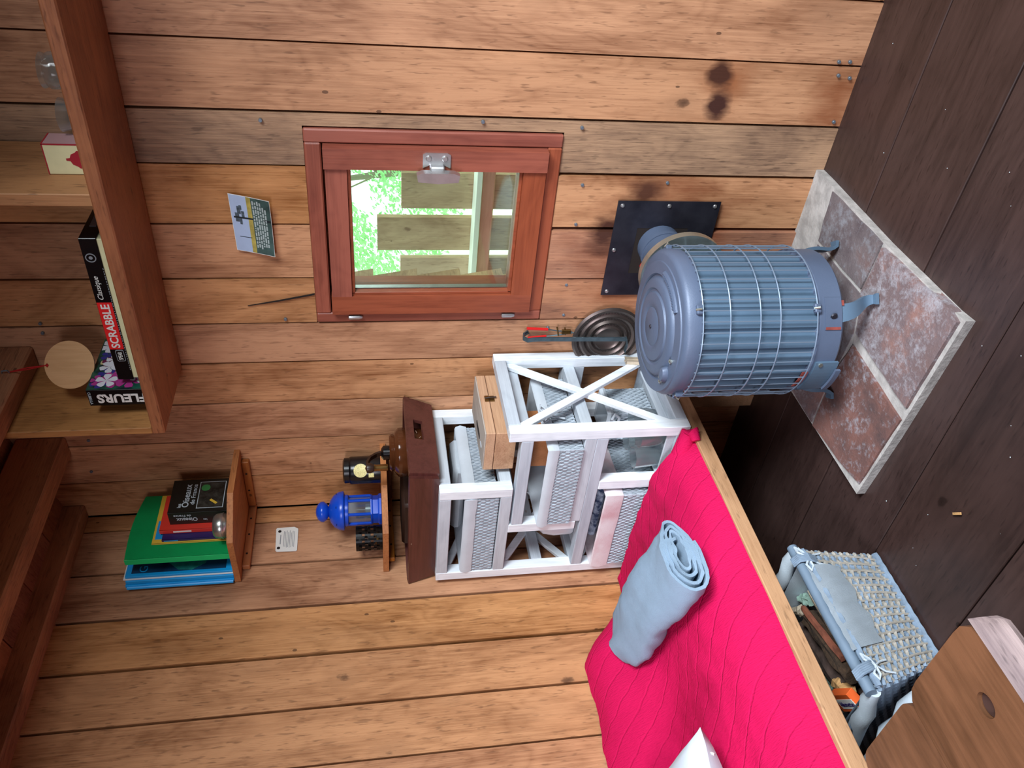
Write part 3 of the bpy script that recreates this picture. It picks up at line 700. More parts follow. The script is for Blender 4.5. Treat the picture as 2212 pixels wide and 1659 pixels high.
for s_, a, b in ((1, (.672, -.018, .706), (.668, -.018, .648)), (-1, (.640, -.018, .700), (.645, -.018, .650))):
    B().tube([a, b], .0042, 8).build('grip', m_redgrip, tg, True)
B().tube([(.668, -.018, .648), (.664, -.02, .620), (.660, -.02, .58)], .0018, 6).tube([(.645, -.018, .650), (.650, -.02, .62), (.657, -.02, .575)], .0018, 6).build('wires', m_iron, tg)
B().box((.655, -.024, .585), (.668, -.018, .610), .001).tube([(.648, -.02, .617), (.676, -.02, .624)], .0025, 6).tube([(.650, -.02, .598), (.674, -.02, .602)], .002, 6).build('pivot', m_brass, tg)
cp = thing('wooden_clothespin', 'pale wooden peg lying on the white shelf corner behind the stove', 'clothespin', (.56, -.06, .39))
for dy in (0, .012): B().bar((.585, -.05-dy, .425), (.590, -.065-dy, .355), .010, .010, bev=.002).build('prong', m_split, cp)

# ------------------------------------------------------------------ sleeping platform
pf = thing('sleeping_platform', 'low tan wooden platform along the left wall carrying the red quilt', 'platform', (.3, -1.2, 0))
for a, b in ((.543, .575),): B().box((a, -2.7, .286), (b, 0, .322), .002).build('edge_board', MW['bench_y'], pf)
for a, b in ((.005, .18), (.182, .36), (.362, .542)): B().box((a, -2.7, .294), (b, -.002, .318), .001).build('board', MW['bench_y'], pf)
B().box((.01, -.34, 0), (.05, -.30, .294)).build('leg', MW['bench_y'], pf)
B().box((.01, -2.6, 0), (.05, -2.5, .294)).build('leg', MW['bench_y'], pf)
B().box((.50, -2.6, 0), (.54, -2.5, .294)).build('leg', MW['bench_y'], pf)
B().box((.40, -.055, 0), (.44, -.015, .294)).build('leg', MW['bench_y'], pf)

# ------------------------------------------------------------------ white stepped shelf
ws = thing('stepped_shelf', 'white stepped wooden cube shelf with crossed end braces in the room corner', 'shelf', (.29, -.17, .322))
T = .031; FY, BY = -.328, -.010
def post(x, z0, z1, y, w=T): B().box((x-w/2, y-T/2, z0), (x+w/2, y+T/2, z1), .0015).build('post', MW['white'], ws)
MWx = wood('whitewashed_wood_across', 'bec7d0', 'a2abb5', 0, .55, .03, 0, var=.06, knotcol='9a9088', bump=.15)
MWy = wood('whitewashed_wood_deep', 'bec7d0', 'a2abb5', 1, .55, .03, 0, var=.06, knotcol='9a9088', bump=.15)
def rx(x0, x1, z, y, h=T): B().box((x0, y-T/2+.0005, z-h/2), (x1, y+T/2-.0005, z+h/2), .0015).build('rail', MWx, ws)
def ry(x, z, y0=FY+T, y1=BY-T, w=T, h=T): B().box((x-w/2, y0, z-h/2), (x+w/2, y1, z+h/2), .0015).build('side_rail', MWy, ws)
F_, K_ = FY+T/2, BY-T/2
for y in (F_, K_):
    post(.033, .324, .955, y)                     # left, full height
    post(.369, .764, .955, y)
    rx(.0485, .3535, .9395, y)
    rx(.0485, .3535, .779, y)
    post(.225, .577, .7645, y)
    rx(.2405, .5525, .7425, y)
    rx(.2405, .5525, .580, y)
    post(.568, .324, .790, y)
    rx(.0485, .5525, .5495, y) if y == F_ else rx(.0485, .5525, .5495, y)
    post(.380, .355, .534, y)
    rx(.0485, .5525, .340, y)
for x, z in ((.033, .9395), (.369, .9395), (.033, .779), (.369, .779), (.033, .660), (.225, .7425), (.225, .580), (.568, .7745), (.540, .7425), (.54, .580), (.033, .5495), (.568, .340), (.380, .340), (.033, .340), (.380, .5495)):
    ry(x, z)
# slats the baskets slide on
for z, xs in ((.779, (.09, .31)), (.580, (.28, .49)), (.5495, (.10,))):
    for x in xs: ry(x, z, w=.04, h=.012)
B().box((.40, FY+T, .346), (.5525, BY-T, .352)).build('bottom_sheet', MWy, ws)
B().box((.05, FY+T, .346), (.366, BY-T, .352)).build('bottom_sheet', MWy, ws)
def brace(x, a, b, w=.024):
    B().bar((x, a[0], a[1]), (x, b[0], b[1]), .020, w, up=(1, 0, 0), bev=.001).build('brace', MW['white'], ws)
def xbr(x, z0, z1, off=.0):
    y0, y1 = FY+T, BY-T
    def br(p, q, dx):
        bb = B().bar((x+dx, p[0], p[1]), (x+dx, q[0], q[1]), .021, .012, up=(1, 0, 0), bev=.001); bb.build('brace', MW['white'], ws)
    br((y0-.004, z0), (y1+.004, z1), -.004); br((y0-.004, z1), (y1+.004, z0), .008)
xbr(.568, .356, .759); xbr(.033, .565, .765); xbr(.033, .795, .924); xbr(.033, .356, .534)

def basket(name, label, x0, x1, y0, y1, z0, z1, cuff, group, stain=None, sag=.0, inner=m_white, fl=.004):
    t = thing(name, label, 'basket', ((x0+x1)/2, (y0+y1)/2, z0), group)
    zc_ = z1-cuff
    # woven side: close packed upright strands over cords
    b = B(); per = []
    for (a, c) in (((x0, y0), (x1, y0)), ((x1, y0), (x1, y1)), ((x1, y1), (x0, y1)), ((x0, y1), (x0, y0))):
        L_ = math.hypot(c[0]-a[0], c[1]-a[1]); n = int(L_/.0062)
        nx, ny = (c[1]-a[1])/L_, -(c[0]-a[0])/L_
        for k in range(n):
            f = (k+.5)/n; per.append((a[0]+(c[0]-a[0])*f, a[1]+(c[1]-a[1])*f, nx, ny, k))
    H = zc_-z0; nwv = max(2.5, H/.022)
    for (px, py, nx, ny, k) in per:
        pts = []
        m_ = int(nwv*4)
        for j in range(m_+1):
            f = j/m_; off = .0018*math.sin(f*nwv*2*math.pi+(math.pi if k % 2 else 0))-.003+rnd(-.0004, .0004)
            pts.append((px+nx*off-(.0025 if False else 0), py+ny*off, z0+.002+f*(H+.004)))
        b.tube(pts, .0029, 4, cap=False)
    b.build('woven_side', m_rope, t, True, kind='stuff')
    B().box((x0+.006, y0+.006, z0+.001), (x1-.006, y1-.006, z0+.006)).build('base', m_inner, t)
    # cloth cuff folded over the rim, and the lining inside
    b = B(); R = []
    e = .004
    def ring(i, z, nse=0):
        out = []
        cs_ = [(x0-e+i, y0-e+i), (x1+e-i, y0-e+i), (x1+e-i, y1+e-i), (x0-e+i, y1+e-i)]
        for a, c in zip(cs_, cs_[1:]+cs_[:1]):
            for k in range(10):
                f = k/10; p = Vector((a[0]+(c[0]-a[0])*f, a[1]+(c[1]-a[1])*f, z))
                if nse: p.z += nse*noise.noise(Vector((p.x*22, p.y*22, z0*5)))
                out.append(b.bm.verts.new(p))
        return out
    rr = [ring(.0025, zc_, .002), ring(-.001, zc_+cuff*.5, 0), ring(.002, z1-.003, sag), ring(.006, z1, sag), ring(.011, z1-.003, sag), ring(.013, z0+.02, 0)]
    for A_, C_ in zip(rr, rr[1:]):
        for k in range(len(A_)): b.bm.faces.new((A_[k], A_[(k+1) % len(A_)], C_[(k+1) % len(A_)], C_[k]))
    b.bm.faces.new(rr[-1])
    b.build('cloth_cuff', stain or m_white, t, True)
    return t
b1 = basket('lined_basket', 'grey woven basket with white cloth cuff in the top cube of the shelf', .054, .348, -.326, -.05, .796, .889, .033, 'baskets in the stepped shelf')
b2 = basket('lined_basket', 'grey woven basket with white cuff in the middle cube, holding a small orange box', .245, .528, -.338, -.06, .596, .690, .028, 'baskets in the stepped shelf')
b3 = basket('lined_basket', 'grey woven basket with pink stained cuff in the bottom left of the shelf', .056, .350, -.340, -.06, .356, .512, .050, 'baskets in the stepped shelf', m_pinkish)
b4 = basket('lined_basket', 'small grey woven basket with ribbon bow behind the drinking glasses', .402, .500, -.180, -.075, .360, .492, .016, 'baskets in the stepped shelf')
# contents and ties
tag(B().box((.33, -.20, .604), (.47, -.12, .704), .003).build('small_orange_box', MW['cleat'], None, loc=(.38, -.13, .625)), 'small orange wooden box standing in the middle woven basket', 'box')
cn = B().box((.08, -.20, .87), (.33, -.07, .905), .012)
cn.build('folded_cloth', m_white, None, True, loc=(.2, -.13, .82)); tag(bpy.data.objects['folded_cloth'], 'folded white cloth lying in the top woven basket', 'cloth')
o = B().box((.09, -.27, .475), (.33, -.09, .515), .015).build('patterned_cloth', m_can, None, True, loc=(.2, -.18, .4)); tag(o, 'dark blue patterned cloth folded in the bottom left basket', 'cloth')
lt = text('BOUTIQUE', m_cobalt, None, (.17, -.3145, .878), (1, 0, 0), (0, 0, 1), w=.06, h=.007) if False else None
def bow(parent, c, right, up, s, mat, nm='ribbon_bow'):
    c = Vector(c); r = Vector(right).normalized(); u = Vector(up).normalized(); n = r.cross(u)
    b = B()
    for sg in (1, -1):
        b.tube([c, c+r*sg*s*.5+u*s*.45+n*s*.1, c+r*sg*s*.95+u*s*.35+n*s*.15, c+r*sg*s*.6+u*s*.02+n*s*.1, c], s*.09, 6, cap=False)
        b.tube([c, c+r*sg*s*.35-u*s*.6+n*s*.1, c+r*sg*s*.5-u*s*1.25+n*s*.05], s*.07, 6)
    b.lathe([(0, -s*.15), (s*.17, 0), (0, s*.15)], c+n*s*.08, 8)
    return b.build(nm, mat, parent, True)
bow(b2, (.537, -.215, .672), (0, 1, 0), (0, 0, 1), .035, m_white)
bow(b4, (.470, -.188, .462), (1, 0, 0), (0, 0, 1), .045, m_white)
# wooden wine box
wx = thing('wine_box', 'pale limed wooden box with a clasp on the middle step of the shelf', 'box', (.475, -.16, .758))
bx0, bx1, by0, by1 = .402, .532, -.272, -.040
B().box((bx0, by0, .7585), (bx1, by1, .812), .0015).build('body', MW['lime'], wx)
B().box((bx0, by0, .8135), (bx1, by1, .837), .0015).build('lid', MW['lime'], wx)
B().box((bx0+.001, by0+.001, .837), (bx1-.001, by1-.001, .8405), .001).build('lid_top', MW['limetop'], wx)
for (ya, yb) in ((-.225, -.190), (-.175, -.135)):
    B().lathe([(.0, .0), (1, 0)], (0, 0, 0), 4) if False else None
hh = [( .448+.009*math.cos(math.radians(t)), -.165+(.024 if math.sin(math.radians(t)) > 0 else -.024)+.009*math.sin(math.radians(t))) for t in range(0, 360, 20)]
B().prism(hh, .8395, .8412, 'z').build('handle_hole', m_dark, wx)
B().prism([(.448+.006*math.cos(math.radians(t)), -.222+.012*math.sin(math.radians(t))) for t in range(0, 360, 24)], .8395, .8415, 'z').build('handle_hole', m_white, wx)
B().box((bx1, -.150, .800), (bx1+.003, -.128, .813), .001).box((bx1, -.150, .815), (bx1+.004, -.128, .826), .001).build('clasp', m_brass, wx)
B().tube([(bx1+.004, -.139, .826), (bx1+.006, -.139, .812), (bx1+.007, -.139, .795)], .002, 6).build('clasp_hook', m_leather, wx)
# canister behind the left post of the middle cube
tag(B().lathe([(.0, .5965), (.036, .5965), (.039, .602), (.038, .655), (.030, .690), (.012, .700), (.0, .701)], (.285, -.26, 0), 28).build('white_canister', m_white_en, None, True, loc=(.285, -.26, .5965)) if False else
    B().lathe([(.0, .566), (.036, .566), (.039, .572), (.040, .62), (.034, .650), (.020, .664), (.0, .666)], (.168, -.262, 0), 28).build('white_canister', m_white_en, None, True, loc=(.168, -.262, .565)), 'smooth white enamel canister on the left open shelf of the white unit', 'canister')
# glasses
ty = thing('white_tray', 'shallow white tray holding glasses at the bottom of the stepped shelf', 'tray', (.475, -.17, .3525))
B().box((.400, -.322, .3525), (.550, -.045, .357)).build('tray_bottom', MWy, ty)
for lo, hi in (((.400, -.322), (.550, -.316)), ((.400, -.051), (.550, -.045)), ((.400, -.316), (.406, -.051)), ((.544, -.316), (.550, -.051))): B().box((lo[0], lo[1], .357), (hi[0], hi[1], .378), .001).build('tray_wall', MWy, ty)
gl0 = None; gi = 0
gspots = [(.515, -.215, 'clear drinking glass in the bottom cube nearest the crossed end brace', 0), (.436, -.215, 'clear drinking glass in the bottom cube beside the narrow white post', 0), (.440, -.288, 'clear drinking glass at the front of the bottom cube', 0), (.515, -.288, 'clear drinking glass at the front right of the bottom cube', 0), (.478, -.250, 'clear drinking glass in the middle of the white tray', 0)]
for (x, y, lb, _) in gspots:
    if gl0 is None:
        b = B().lathe([(.0, .0), (.020, .0), (.022, .004), (.021, .012), (.026, .040), (.029, .082), (.0275, .082), (.0245, .040), (.018, .014), (.0, .012)], (0, 0, 0), 24)
        gl0 = b.build('drinking_glass', m_clear, None, True, loc=(0, 0, 0)); o = gl0
    else:
        o = gl0.copy(); COL.objects.link(o)
    o.location = (x, y, .3575); tag(o, lb, 'glass', 'glasses in the bottom cube')

# ------------------------------------------------------------------ dark crate on top
ct = thing('dark_crate', 'dark brown stained wooden crate with hand hole on top of the white shelf', 'crate', (.21, -.16, .956))
zb, zt = .9565, 1.034
c0 = [(.012, -.292), (.408, -.292), (.396, -.012), (.012, -.012)]; c1 = [(.004, -.312), (.436, -.312), (.430, -.010), (.004, -.010)]
def side(a0, b0, a1, b1, name='side_board', th=.010, hole=None):
    # inner direction towards the middle
    m_ = Vector((.21, -.15, 0)); A, Bq = Vector((*a0, zb)), Vector((*b0, zb)); C_, D_ = Vector((*b1, zt)), Vector((*a1, zt))
    nrm = (Bq-A).cross(D_-A).normalized()
    if nrm.dot(m_-A) < 0: nrm = -nrm
    nrm *= th
    if not hole: return B().hexa([A, Bq, Bq+nrm, A+nrm, D_, C_, C_+nrm, D_+nrm]).build(name, MW['crate'], ct)
    u0, u1, v0, v1 = hole
    def P(u, v): return A.lerp(Bq, u).lerp(D_.lerp(C_, u), v)
    b = B()
    for (ua, ub, va, vb) in ((0, u0, 0, 1), (u1, 1, 0, 1), (u0, u1, 0, v0), (u0, u1, v1, 1)):
        q = [P(ua, va), P(ub, va), P(ub, va)+nrm, P(ua, va)+nrm, P(ua, vb), P(ub, vb), P(ub, vb)+nrm, P(ua, vb)+nrm]; b.hexa(q)
    o_ = b.build(name, MW['crate'], ct); return o_
side(c0[0], c0[1], c1[0], c1[1]); side(c0[1], c0[2], c1[1], c1[2], hole=(.44, .70, .42, .74)); side(c0[2], c0[3], c1[2], c1[3]); side(c0[3], c0[0], c1[3], c1[0])
B().prism([(.014, -.288), (.404, -.288), (.394, -.014), (.014, -.014)], .9565, .964, 'z').build('bottom_board', MW['crate'], ct)
sc = B()
for _ in range(26):
    z_ = rnd(.965, 1.03); f = (z_-zb)/(zt-zb)
    if random.random() < .5:
        y = -rnd(.03, .30); x = c0[1][0]+(c1[1][0]-c0[1][0])*f+(y+.3)*-.05+.0006; d = Vector((0, rnd(.002, .009), rnd(-.003, .003)))
    else:
        x = rnd(.03, .41); y = c0[0][1]+(c1[0][1]-c0[0][1])*f-.0006; d = Vector((rnd(.003, .012), 0, rnd(-.002, .002)))
    sc.bar(Vector((x, y, z_))-d, Vector((x, y, z_))+d, .0012, .0012)
for z_ in ():
    f = (z_-zb)/(zt-zb); sc.bar((c0[1][0]+(c1[1][0]-c0[1][0])*f, c0[1][1]+(c1[1][1]-c0[1][1])*f-.0005, z_-.006), (c0[1][0]+(c1[1][0]-c0[1][0])*f+.001, c0[1][1]+(c1[1][1]-c0[1][1])*f-.0008, z_+.003), .0022, .0022)
sc.build('paint_scuffs', plain('scuffed_wood', 'a8907e', .7), ct, kind='stuff')
jg = thing('coffee_mill', 'old brown coffee mill with dark crank and brass knob standing in the dark crate', 'coffee mill', (.345, -.135, .965))
JX, JY = .345, -.135
B().lathe([(.0, .9645), (.050, .9645), (.056, .972), (.062, .99), (.064, 1.005), (.068, 1.010), (.069, 1.020), (.062, 1.024), (.066, 1.030), (.068, 1.040), (.067, 1.052), (.058, 1.060), (.050, 1.0640), (.052, 1.071), (.047, 1.076), (.0, 1.077)], (JX, JY, 0), 48).build('body', m_brown, jg, True)
B().lathe([(.060, 1.022), (.0695, 1.0225), (.0695, 1.0275), (.060, 1.028)], (JX, JY, 0), 40).build('brass_band', m_brass, jg, True)
B().lathe([(.0, 1.077), (.020, 1.077), (.020, 1.092), (.012, 1.098), (.0, 1.099)], (JX, JY, 0), 20).build('axle_nut', m_black, jg, True)
strap([(JX, JY, 1.096), (JX-.002, JY-.004, 1.112), (JX+.004, JY-.022, 1.128), (JX+.010, JY-.045, 1.136), (JX+.016, JY-.064, 1.136), (JX+.020, JY-.075, 1.128)], .014, .006, 'crank_arm', m_leather, jg)
B().lathe([(.0, 1.082), (.0085, 1.082), (.0095, 1.086), (.0085, 1.112), (.010, 1.118), (.0, 1.119)], (JX+.018, JY-.073, 0), 20).build('brass_grip', m_brass, jg, True)
B().lathe([(.0, 1.118), (.010, 1.119), (.014, 1.128), (.013, 1.137), (.0, 1.142)], (JX+.018, JY-.073, 0), 20).build('crank_knob', m_leather, jg, True)
tag(B().box((.05, -.22, .9645), (.22, -.09, 1.045), .008).build('black_pouch', m_leather, None, True, loc=(.13, -.15, .9645)), 'black pouch in the dark crate, left of the coffee mill', 'pouch')

# ------------------------------------------------------------------ corner shelves
pent = [(.001, -.001), (.251, -.001), (.256, -.172), (.176, -.278), (.001, -.272)]
def corner_shelf(label, zt_, mat):
    t = thing('corner_shelf', label, 'shelf', (.12, -.13, zt_-.016), 'corner shelves')
    o = B().prism(pent, zt_-.016, zt_, 'z').bevel(.002).build('shelf_board', mat, t)
    return t
s1 = corner_shelf('upper angled wooden corner shelf holding books and folders', 1.509, MW['corner'])
B().box((.030, -.020, 1.472), (.216, -.003, 1.493), .002).build('cleat', MW['shelf_x'], s1)
B().box((.003, -.234, 1.472), (.020, -.003, 1.493), .002).build('cleat', MW['cleat'], s1, label='orange cleat')
s2 = corner_shelf('lower angled wooden corner shelf holding the blue lantern', 1.100, MW['corner'])
B().box((.030, -.020, 1.066), (.216, -.003, 1.0835), .002).build('cleat', MW['shelf_x'], s2)
B().box((.003, -.240, 1.066), (.020, -.003, 1.0835), .002).build('cleat', MW['cleat'], s2, label='orange cleat')
for y in (-.06, -.12, -.19):
    B().lathe([(0, -.001), (.003, -.001), (.003, .001)], (.0202, y, 1.483), 8, 'x').build('screw_hole', m_dark, s1)
    B().lathe([(0, -.001), (.003, -.001), (.003, .001)], (.0202, y, 1.075), 8, 'x').build('screw_hole', m_dark, s2)
for x in (.10, .17): B().lathe([(0, -.001), (.003, -.001), (.003, .001)], (x, -.0203, 1.483), 8, 'y').build('screw_hole', m_dark, s1)
Z1 = 1.5095
# --- books and folders, upper corner shelf
bf = thing('blue_folder', 'stack of glossy blue plastic folders on the upper corner shelf, against the left wall', 'folder', (.03, -.15, Z1))
B().box((.010, -.276, Z1), (.020, -.03, 1.792), .001).build('folder', m_blue, bf)
B().box((.021, -.272, Z1), (.033, -.03, 1.790), .001).build('folder', m_blue, bf)
B().tube([(.012, -.277, Z1+.002), (.012, -.277, 1.788)], .005, 8).build('spine_bar', m_blue, bf, True)
B().box((.034, -.268, Z1), (.0375, -.03, 1.795)).build('sheet', m_whiteink, bf)
B().box((.038, -.266, Z1), (.0455, -.03, 1.790), .001).build('front_folder', m_blue, bf)
B().box((.0458, -.256, Z1+.02), (.0464, -.03, 1.775)).build('cover_print', m_darkblue, bf)
text('GUIDE', m_teal, bf, (.0468, -.185, 1.742), (0, 1, 0), (0, 0, 1), w=.09, h=.022) if False else text('G', m_blue, bf, (.0470, -.244, 1.745), (0, 1, 0), (0, 0, 1), h=.022)
isl = [(-.256, 1.62), (-.252, 1.655), (-.22, 1.69), (-.16, 1.68), (-.09, 1.60), (-.15, 1.575), (-.235, 1.585)]
B().prism(isl, .0465, .0469, 'x').build('cover_print', m_teal, bf)
gf = thing('green_folder', 'bright green card folder standing on the upper corner shelf', 'folder', (.09, -.16, Z1))
# cover slightly bowed, spine toward the room
b = B(); V = []
for k in range(9):
    f = k/8; y = -.262+.235*f; x = .114+.010*math.sin(f*math.pi)-.012*f
    for z in (Z1, 1.778-.010*f+ .006*math.sin(f*math.pi)): V.append(b.bm.verts.new((x, y, z)))
for k in range(8): b.bm.faces.new((V[2*k], V[2*k+2], V[2*k+3], V[2*k+1]))
bmesh.ops.solidify(b.bm, geom=b.bm.faces[:], thickness=.002)
b.build('front_cover', m_green, gf, True)
B().box((.094, -.264, Z1), (.114, -.2625, 1.779), .0005).build('spine', m_green, gf)
B().hexa([(.092, -.262, Z1), (.094, -.262, Z1), (.092, -.05, Z1), (.090, -.05, Z1), (.092, -.262, 1.779), (.094, -.262, 1.779), (.092, -.05, 1.772), (.090, -.05, 1.772)]).build('back_cover', m_green, gf)
B().box((.096, -.255, Z1), (.106, -.12, 1.745)).build('papers', m_paper, gf)
def book(name, label, x0, x1, y0, y1, z1, cov, ztop=None, group='books on the upper corner shelf'):
    t = thing(name, label, 'book', ((x0+x1)/2, (y0+y1)/2, Z1), group)
    B().box((x0, y0, Z1), (x0+.0015, y1, z1)).build('back_cover', cov, t); B().box((x1-.0015, y0, Z1), (x1, y1, z1)).build('front_cover', cov, t)
    B().box((x0, y0-.001, Z1), (x1, y0+.0015, z1), .0004).build('spine', cov, t)
    B().box((x0+.0015, y0+.0016, Z1+.001), (x1-.0015, y1-.003, z1-.003)).build('pages', m_paper, t)
    return t
pu = book('paperback', 'thin indigo book between the yellow and the red one', .1215, .1275, -.214, -.06, 1.690, m_purple)
text('NATURE', m_whiteink, pu, (.1205, -.2062, 1.665), (0, 0, 1), (-1, 0, 0), w=.028, h=.004) if False else B().box((.1230, -.2158, 1.648), (.1260, -.2150, 1.684)).build('title_print', m_blue, pu)
ye = book('paperback', 'tall thin yellow book between the green folder and the indigo book', .1185, .1212, -.220, -.045, 1.716, m_yellow)
B().box((.1213, -.205, 1.692), (.1216, -.14, 1.710)).build('cover_print', m_blue, ye)
rd = book('paperback', 'red spined paperback leaning beside the thick black bird guide', .1285, .141, -.192, -.065, 1.698, m_red)
text('VACHES ET LAIT', m_whiteink, rd, (.135, -.1935, 1.64), (0, 0, 1), (-1, 0, 0), w=.045, h=.006, bold=.01) if False else B().box((.1325, -.1938, 1.615), (.1375, -.1930, 1.662)).build('title_print', m_whiteink, rd)
bk = book('thick_book', 'thick black bird guide with pale lettering on the upper corner shelf', .142, .188, -.172, -.052, 1.672, m_bookblack)
text('les', m_ltgreyink, bk, (.1886, -.148, 1.645), (0, 1, 0), (0, 0, 1), h=.010, bold=.01)
text('Oiseaux', m_ltgreyink, bk, (.1886, -.112, 1.630), (0, 1, 0), (0, 0, 1), w=.085, h=.018, bold=.015)
text('de France', m_ltgreyink, bk, (.1886, -.108, 1.612), (0, 1, 0), (0, 0, 1), w=.075, h=.012, bold=.01)
B().box((.1882, -.16, 1.53), (.1886, -.062, 1.600)).build('picture_frame', m_ltgreyink, bk)
B().box((.1885, -.158, 1.532), (.1889, -.064, 1.598)).build('cover_picture', plain('bird_print', '3a3a34', .4, 0, .5, 60, col2='12140f'), bk)
B().lathe([(0, 0), (.012, 0), (.012, .0003)], (.1889, -.085, 1.583), 14, 'x').build('cover_print', plain('print_green', '3c8a4a', .4), bk)
B().bar((.1891, -.13, 1.566), (.1891, -.145, 1.548), .0006, .007, up=(0, 0, 1)).build('cover_print', m_yellow, bk)
# spine text reads from the bottom up
text('les', m_ltgreyink, bk, (.158, -.1738, 1.578), (0, 0, 1), (-1, 0, 0), h=.007, bold=.01)
text('Oiseaux', m_ltgreyink, bk, (.161, -.1738, 1.625), (0, 0, 1), (-1, 0, 0), w=.055, h=.014, bold=.02)
text('de France', m_ltgreyink, bk, (.176, -.1738, 1.635), (0, 0, 1), (-1, 0, 0), w=.045, h=.008, bold=.01)
tl = thing('tealight_glass', 'small round silver tealight holder in front of the books', 'candle holder', (.183, -.222, Z1))
B().lathe([(.0, Z1), (.026, Z1), (.032, Z1+.006), (.034, Z1+.018), (.032, Z1+.030), (.027, Z1+.036), (.024, Z1+.037), (.024, Z1+.033), (.0, Z1+.030)], (.183, -.222, 0), 32).build('cup', m_galv, tl, True)
B().lathe([(.0345, Z1+.010), (.0355, Z1+.012), (.0345, Z1+.014)], (.183, -.222, 0), 32, cap=False).build('rim_band', m_steel, tl, True)

# white card hooked on the left wall
wc = thing('white_notice_card', 'small white plastic card with two holes on the left wall under the books', 'card', (.003, -.13, 1.344))
B().prism([(-.175, 1.346), (-.178, 1.349), (-.176, 1.404), (-.172, 1.407), (-.092, 1.410), (-.088, 1.407), (-.087, 1.358), (-.094, 1.347), (-.098, 1.346)], .001, .003, 'x').build('card', m_whiteink, wc)
for y in (-.102, -.164): B().lathe([(0, .0), (.0048, .0), (.0048, .0006)], (.003, y, 1.399), 12, 'x').build('hole', m_dark, wc)
lb = B()
for k in range(8):
    z_ = 1.385-k*.0042; lb.box((.003, -.165+rnd(0, .006), z_), (.0033, -.10-rnd(0, .01), z_+.0014))
lb.box((.003, -.15, 1.394), (.0033, -.115, 1.3965))
lb.build('fine_print', m_greyink, wc, kind='stuff')

# --- lower corner shelf items
Z2 = 1.1005
ln = thing('blue_lantern', 'cobalt blue metal candle lantern on the lower corner shelf', 'lantern', (.098, -.118, Z2))
lx, ly = .098, -.118
B().lathe([(.0, Z2), (.046, Z2), (.046, Z2+.006), (.041, Z2+.010), (.041, Z2+.024), (.044, Z2+.028), (.044, Z2+.031), (.0, Z2+.031)], (lx, ly, 0), 6).build('base', m_cobalt, ln)
for k in range(6):
    t = 2*math.pi*k/6; B().box((lx+.0405*math.cos(t)-.0035, ly+.0405*math.sin(t)-.0035, Z2+.030), (lx+.0405*math.cos(t)+.0035, ly+.0405*math.sin(t)+.0035, Z2+.096), .001).build('post', m_cobalt, ln)
    t2 = 2*math.pi*(k+1)/6; B().bar((lx+.038*math.cos(t), ly+.038*math.sin(t), Z2+.063), (lx+.038*math.cos(t2), ly+.038*math.sin(t2), Z2+.063), .001, .064).build('pane', m_clear, ln)
B().lathe([(.044, Z2+.094), (.046, Z2+.096), (.046, Z2+.104), (.056, Z2+.107), (.057, Z2+.110), (.055, Z2+.122), (.046, Z2+.136), (.032, Z2+.146), (.014, Z2+.151), (.013, Z2+.154), (.0, Z2+.154)], (lx, ly, 0), 36).build('roof', m_cobalt, ln, True)
B().lathe([(.013, Z2+.150), (.024, Z2+.157), (.030, Z2+.166), (.029, Z2+.174), (.022, Z2+.182), (.010, Z2+.187), (.0, Z2+.188)], (lx, ly, 0), 28).build('cap', m_cobalt, ln, True)
for k in range(6):
    t = 2*math.pi*(k+.5)/6; B().lathe([(0, 0), (.003, 0), (.003, .001)], (lx+.052*math.cos(t), ly+.052*math.sin(t), Z2+.128), 8).build('vent_hole', m_dark, ln)
B().lathe([(.0, Z2+.031), (.019, Z2+.031), (.019, Z2+.046), (.0, Z2+.046)], (lx, ly, 0), 20).build('tealight', m_galv, ln, True)
B().tube([(lx, ly, Z2+.046), (lx+.001, ly, Z2+.075)], .0012, 6).build('wick', m_whiteink, ln)
tn = thing('black_tin', 'glossy black round tin with a round cream label on the lower corner shelf', 'tin', (.212, -.068, Z2))
nx_, ny_ = .207, -.062
B().lathe([(.0, Z2), (.040, Z2), (.040, Z2+.083), (.038, Z2+.088), (.037, Z2+.0885), (.037, Z2+.102), (.030, Z2+.106), (.0, Z2+.107)], (nx_, ny_, 0), 48).build('body', m_black, tn, True)
dcam = Vector((1.918-nx_, -1.72-ny_, 0)).normalized(); sc_ = Vector((-dcam.y, dcam.x, 0))
def cylpatch(u0, v0, ru, rv, nm, mat, n=24, ex=.0018):
    b = B(); vs = []
    base = math.atan2(dcam.y, dcam.x)
    cvt = b.bm.verts.new((nx_+(.040+ex)*math.cos(base+u0/.04), ny_+(.040+ex)*math.sin(base+u0/.04), v0))
    for k in range(n):
        t = 2*math.pi*k/n; uu = u0+ru*math.cos(t) if nm != 'square_label' else u0+ru*max(-1, min(1, 1.5*math.cos(t))); vv = v0+rv*math.sin(t) if nm != 'square_label' else v0+rv*max(-1, min(1, 1.5*math.sin(t)))
        a_ = base+uu/.04; vs.append(b.bm.verts.new((nx_+(.040+ex)*math.cos(a_), ny_+(.040+ex)*math.sin(a_), vv)))
    for k in range(n): b.bm.faces.new((cvt, vs[k], vs[(k+1) % n]))
    return b.build(nm, mat, tn)
cylpatch(-.002, Z2+.056, .0195, .0195, 'round_label', m_label); cylpatch(-.016, Z2+.026, .0065, .0075, 'square_label', m_label)
ph = thing('pierced_candle_holder', 'black pierced metal candle holder beside the blue lantern', 'candle holder', (.080, -.212, Z2))
qx, qy = .082, -.212
pb = B(); nA, nH = 36, 9
grid = [[pb.bm.verts.new((qx+.0355*math.cos(2*math.pi*k/nA), qy+.0355*math.sin(2*math.pi*k/nA), Z2+.074*j/nH)) for k in range(nA)] for j in range(nH+1)]
for j in range(nH):
    for k in range(nA):
        if 1 <= j <= nH-2 and (k+j*2) % 3 == 0: continue
        pb.bm.faces.new((grid[j][k], grid[j][(k+1) % nA], grid[j+1][(k+1) % nA], grid[j+1][k]))
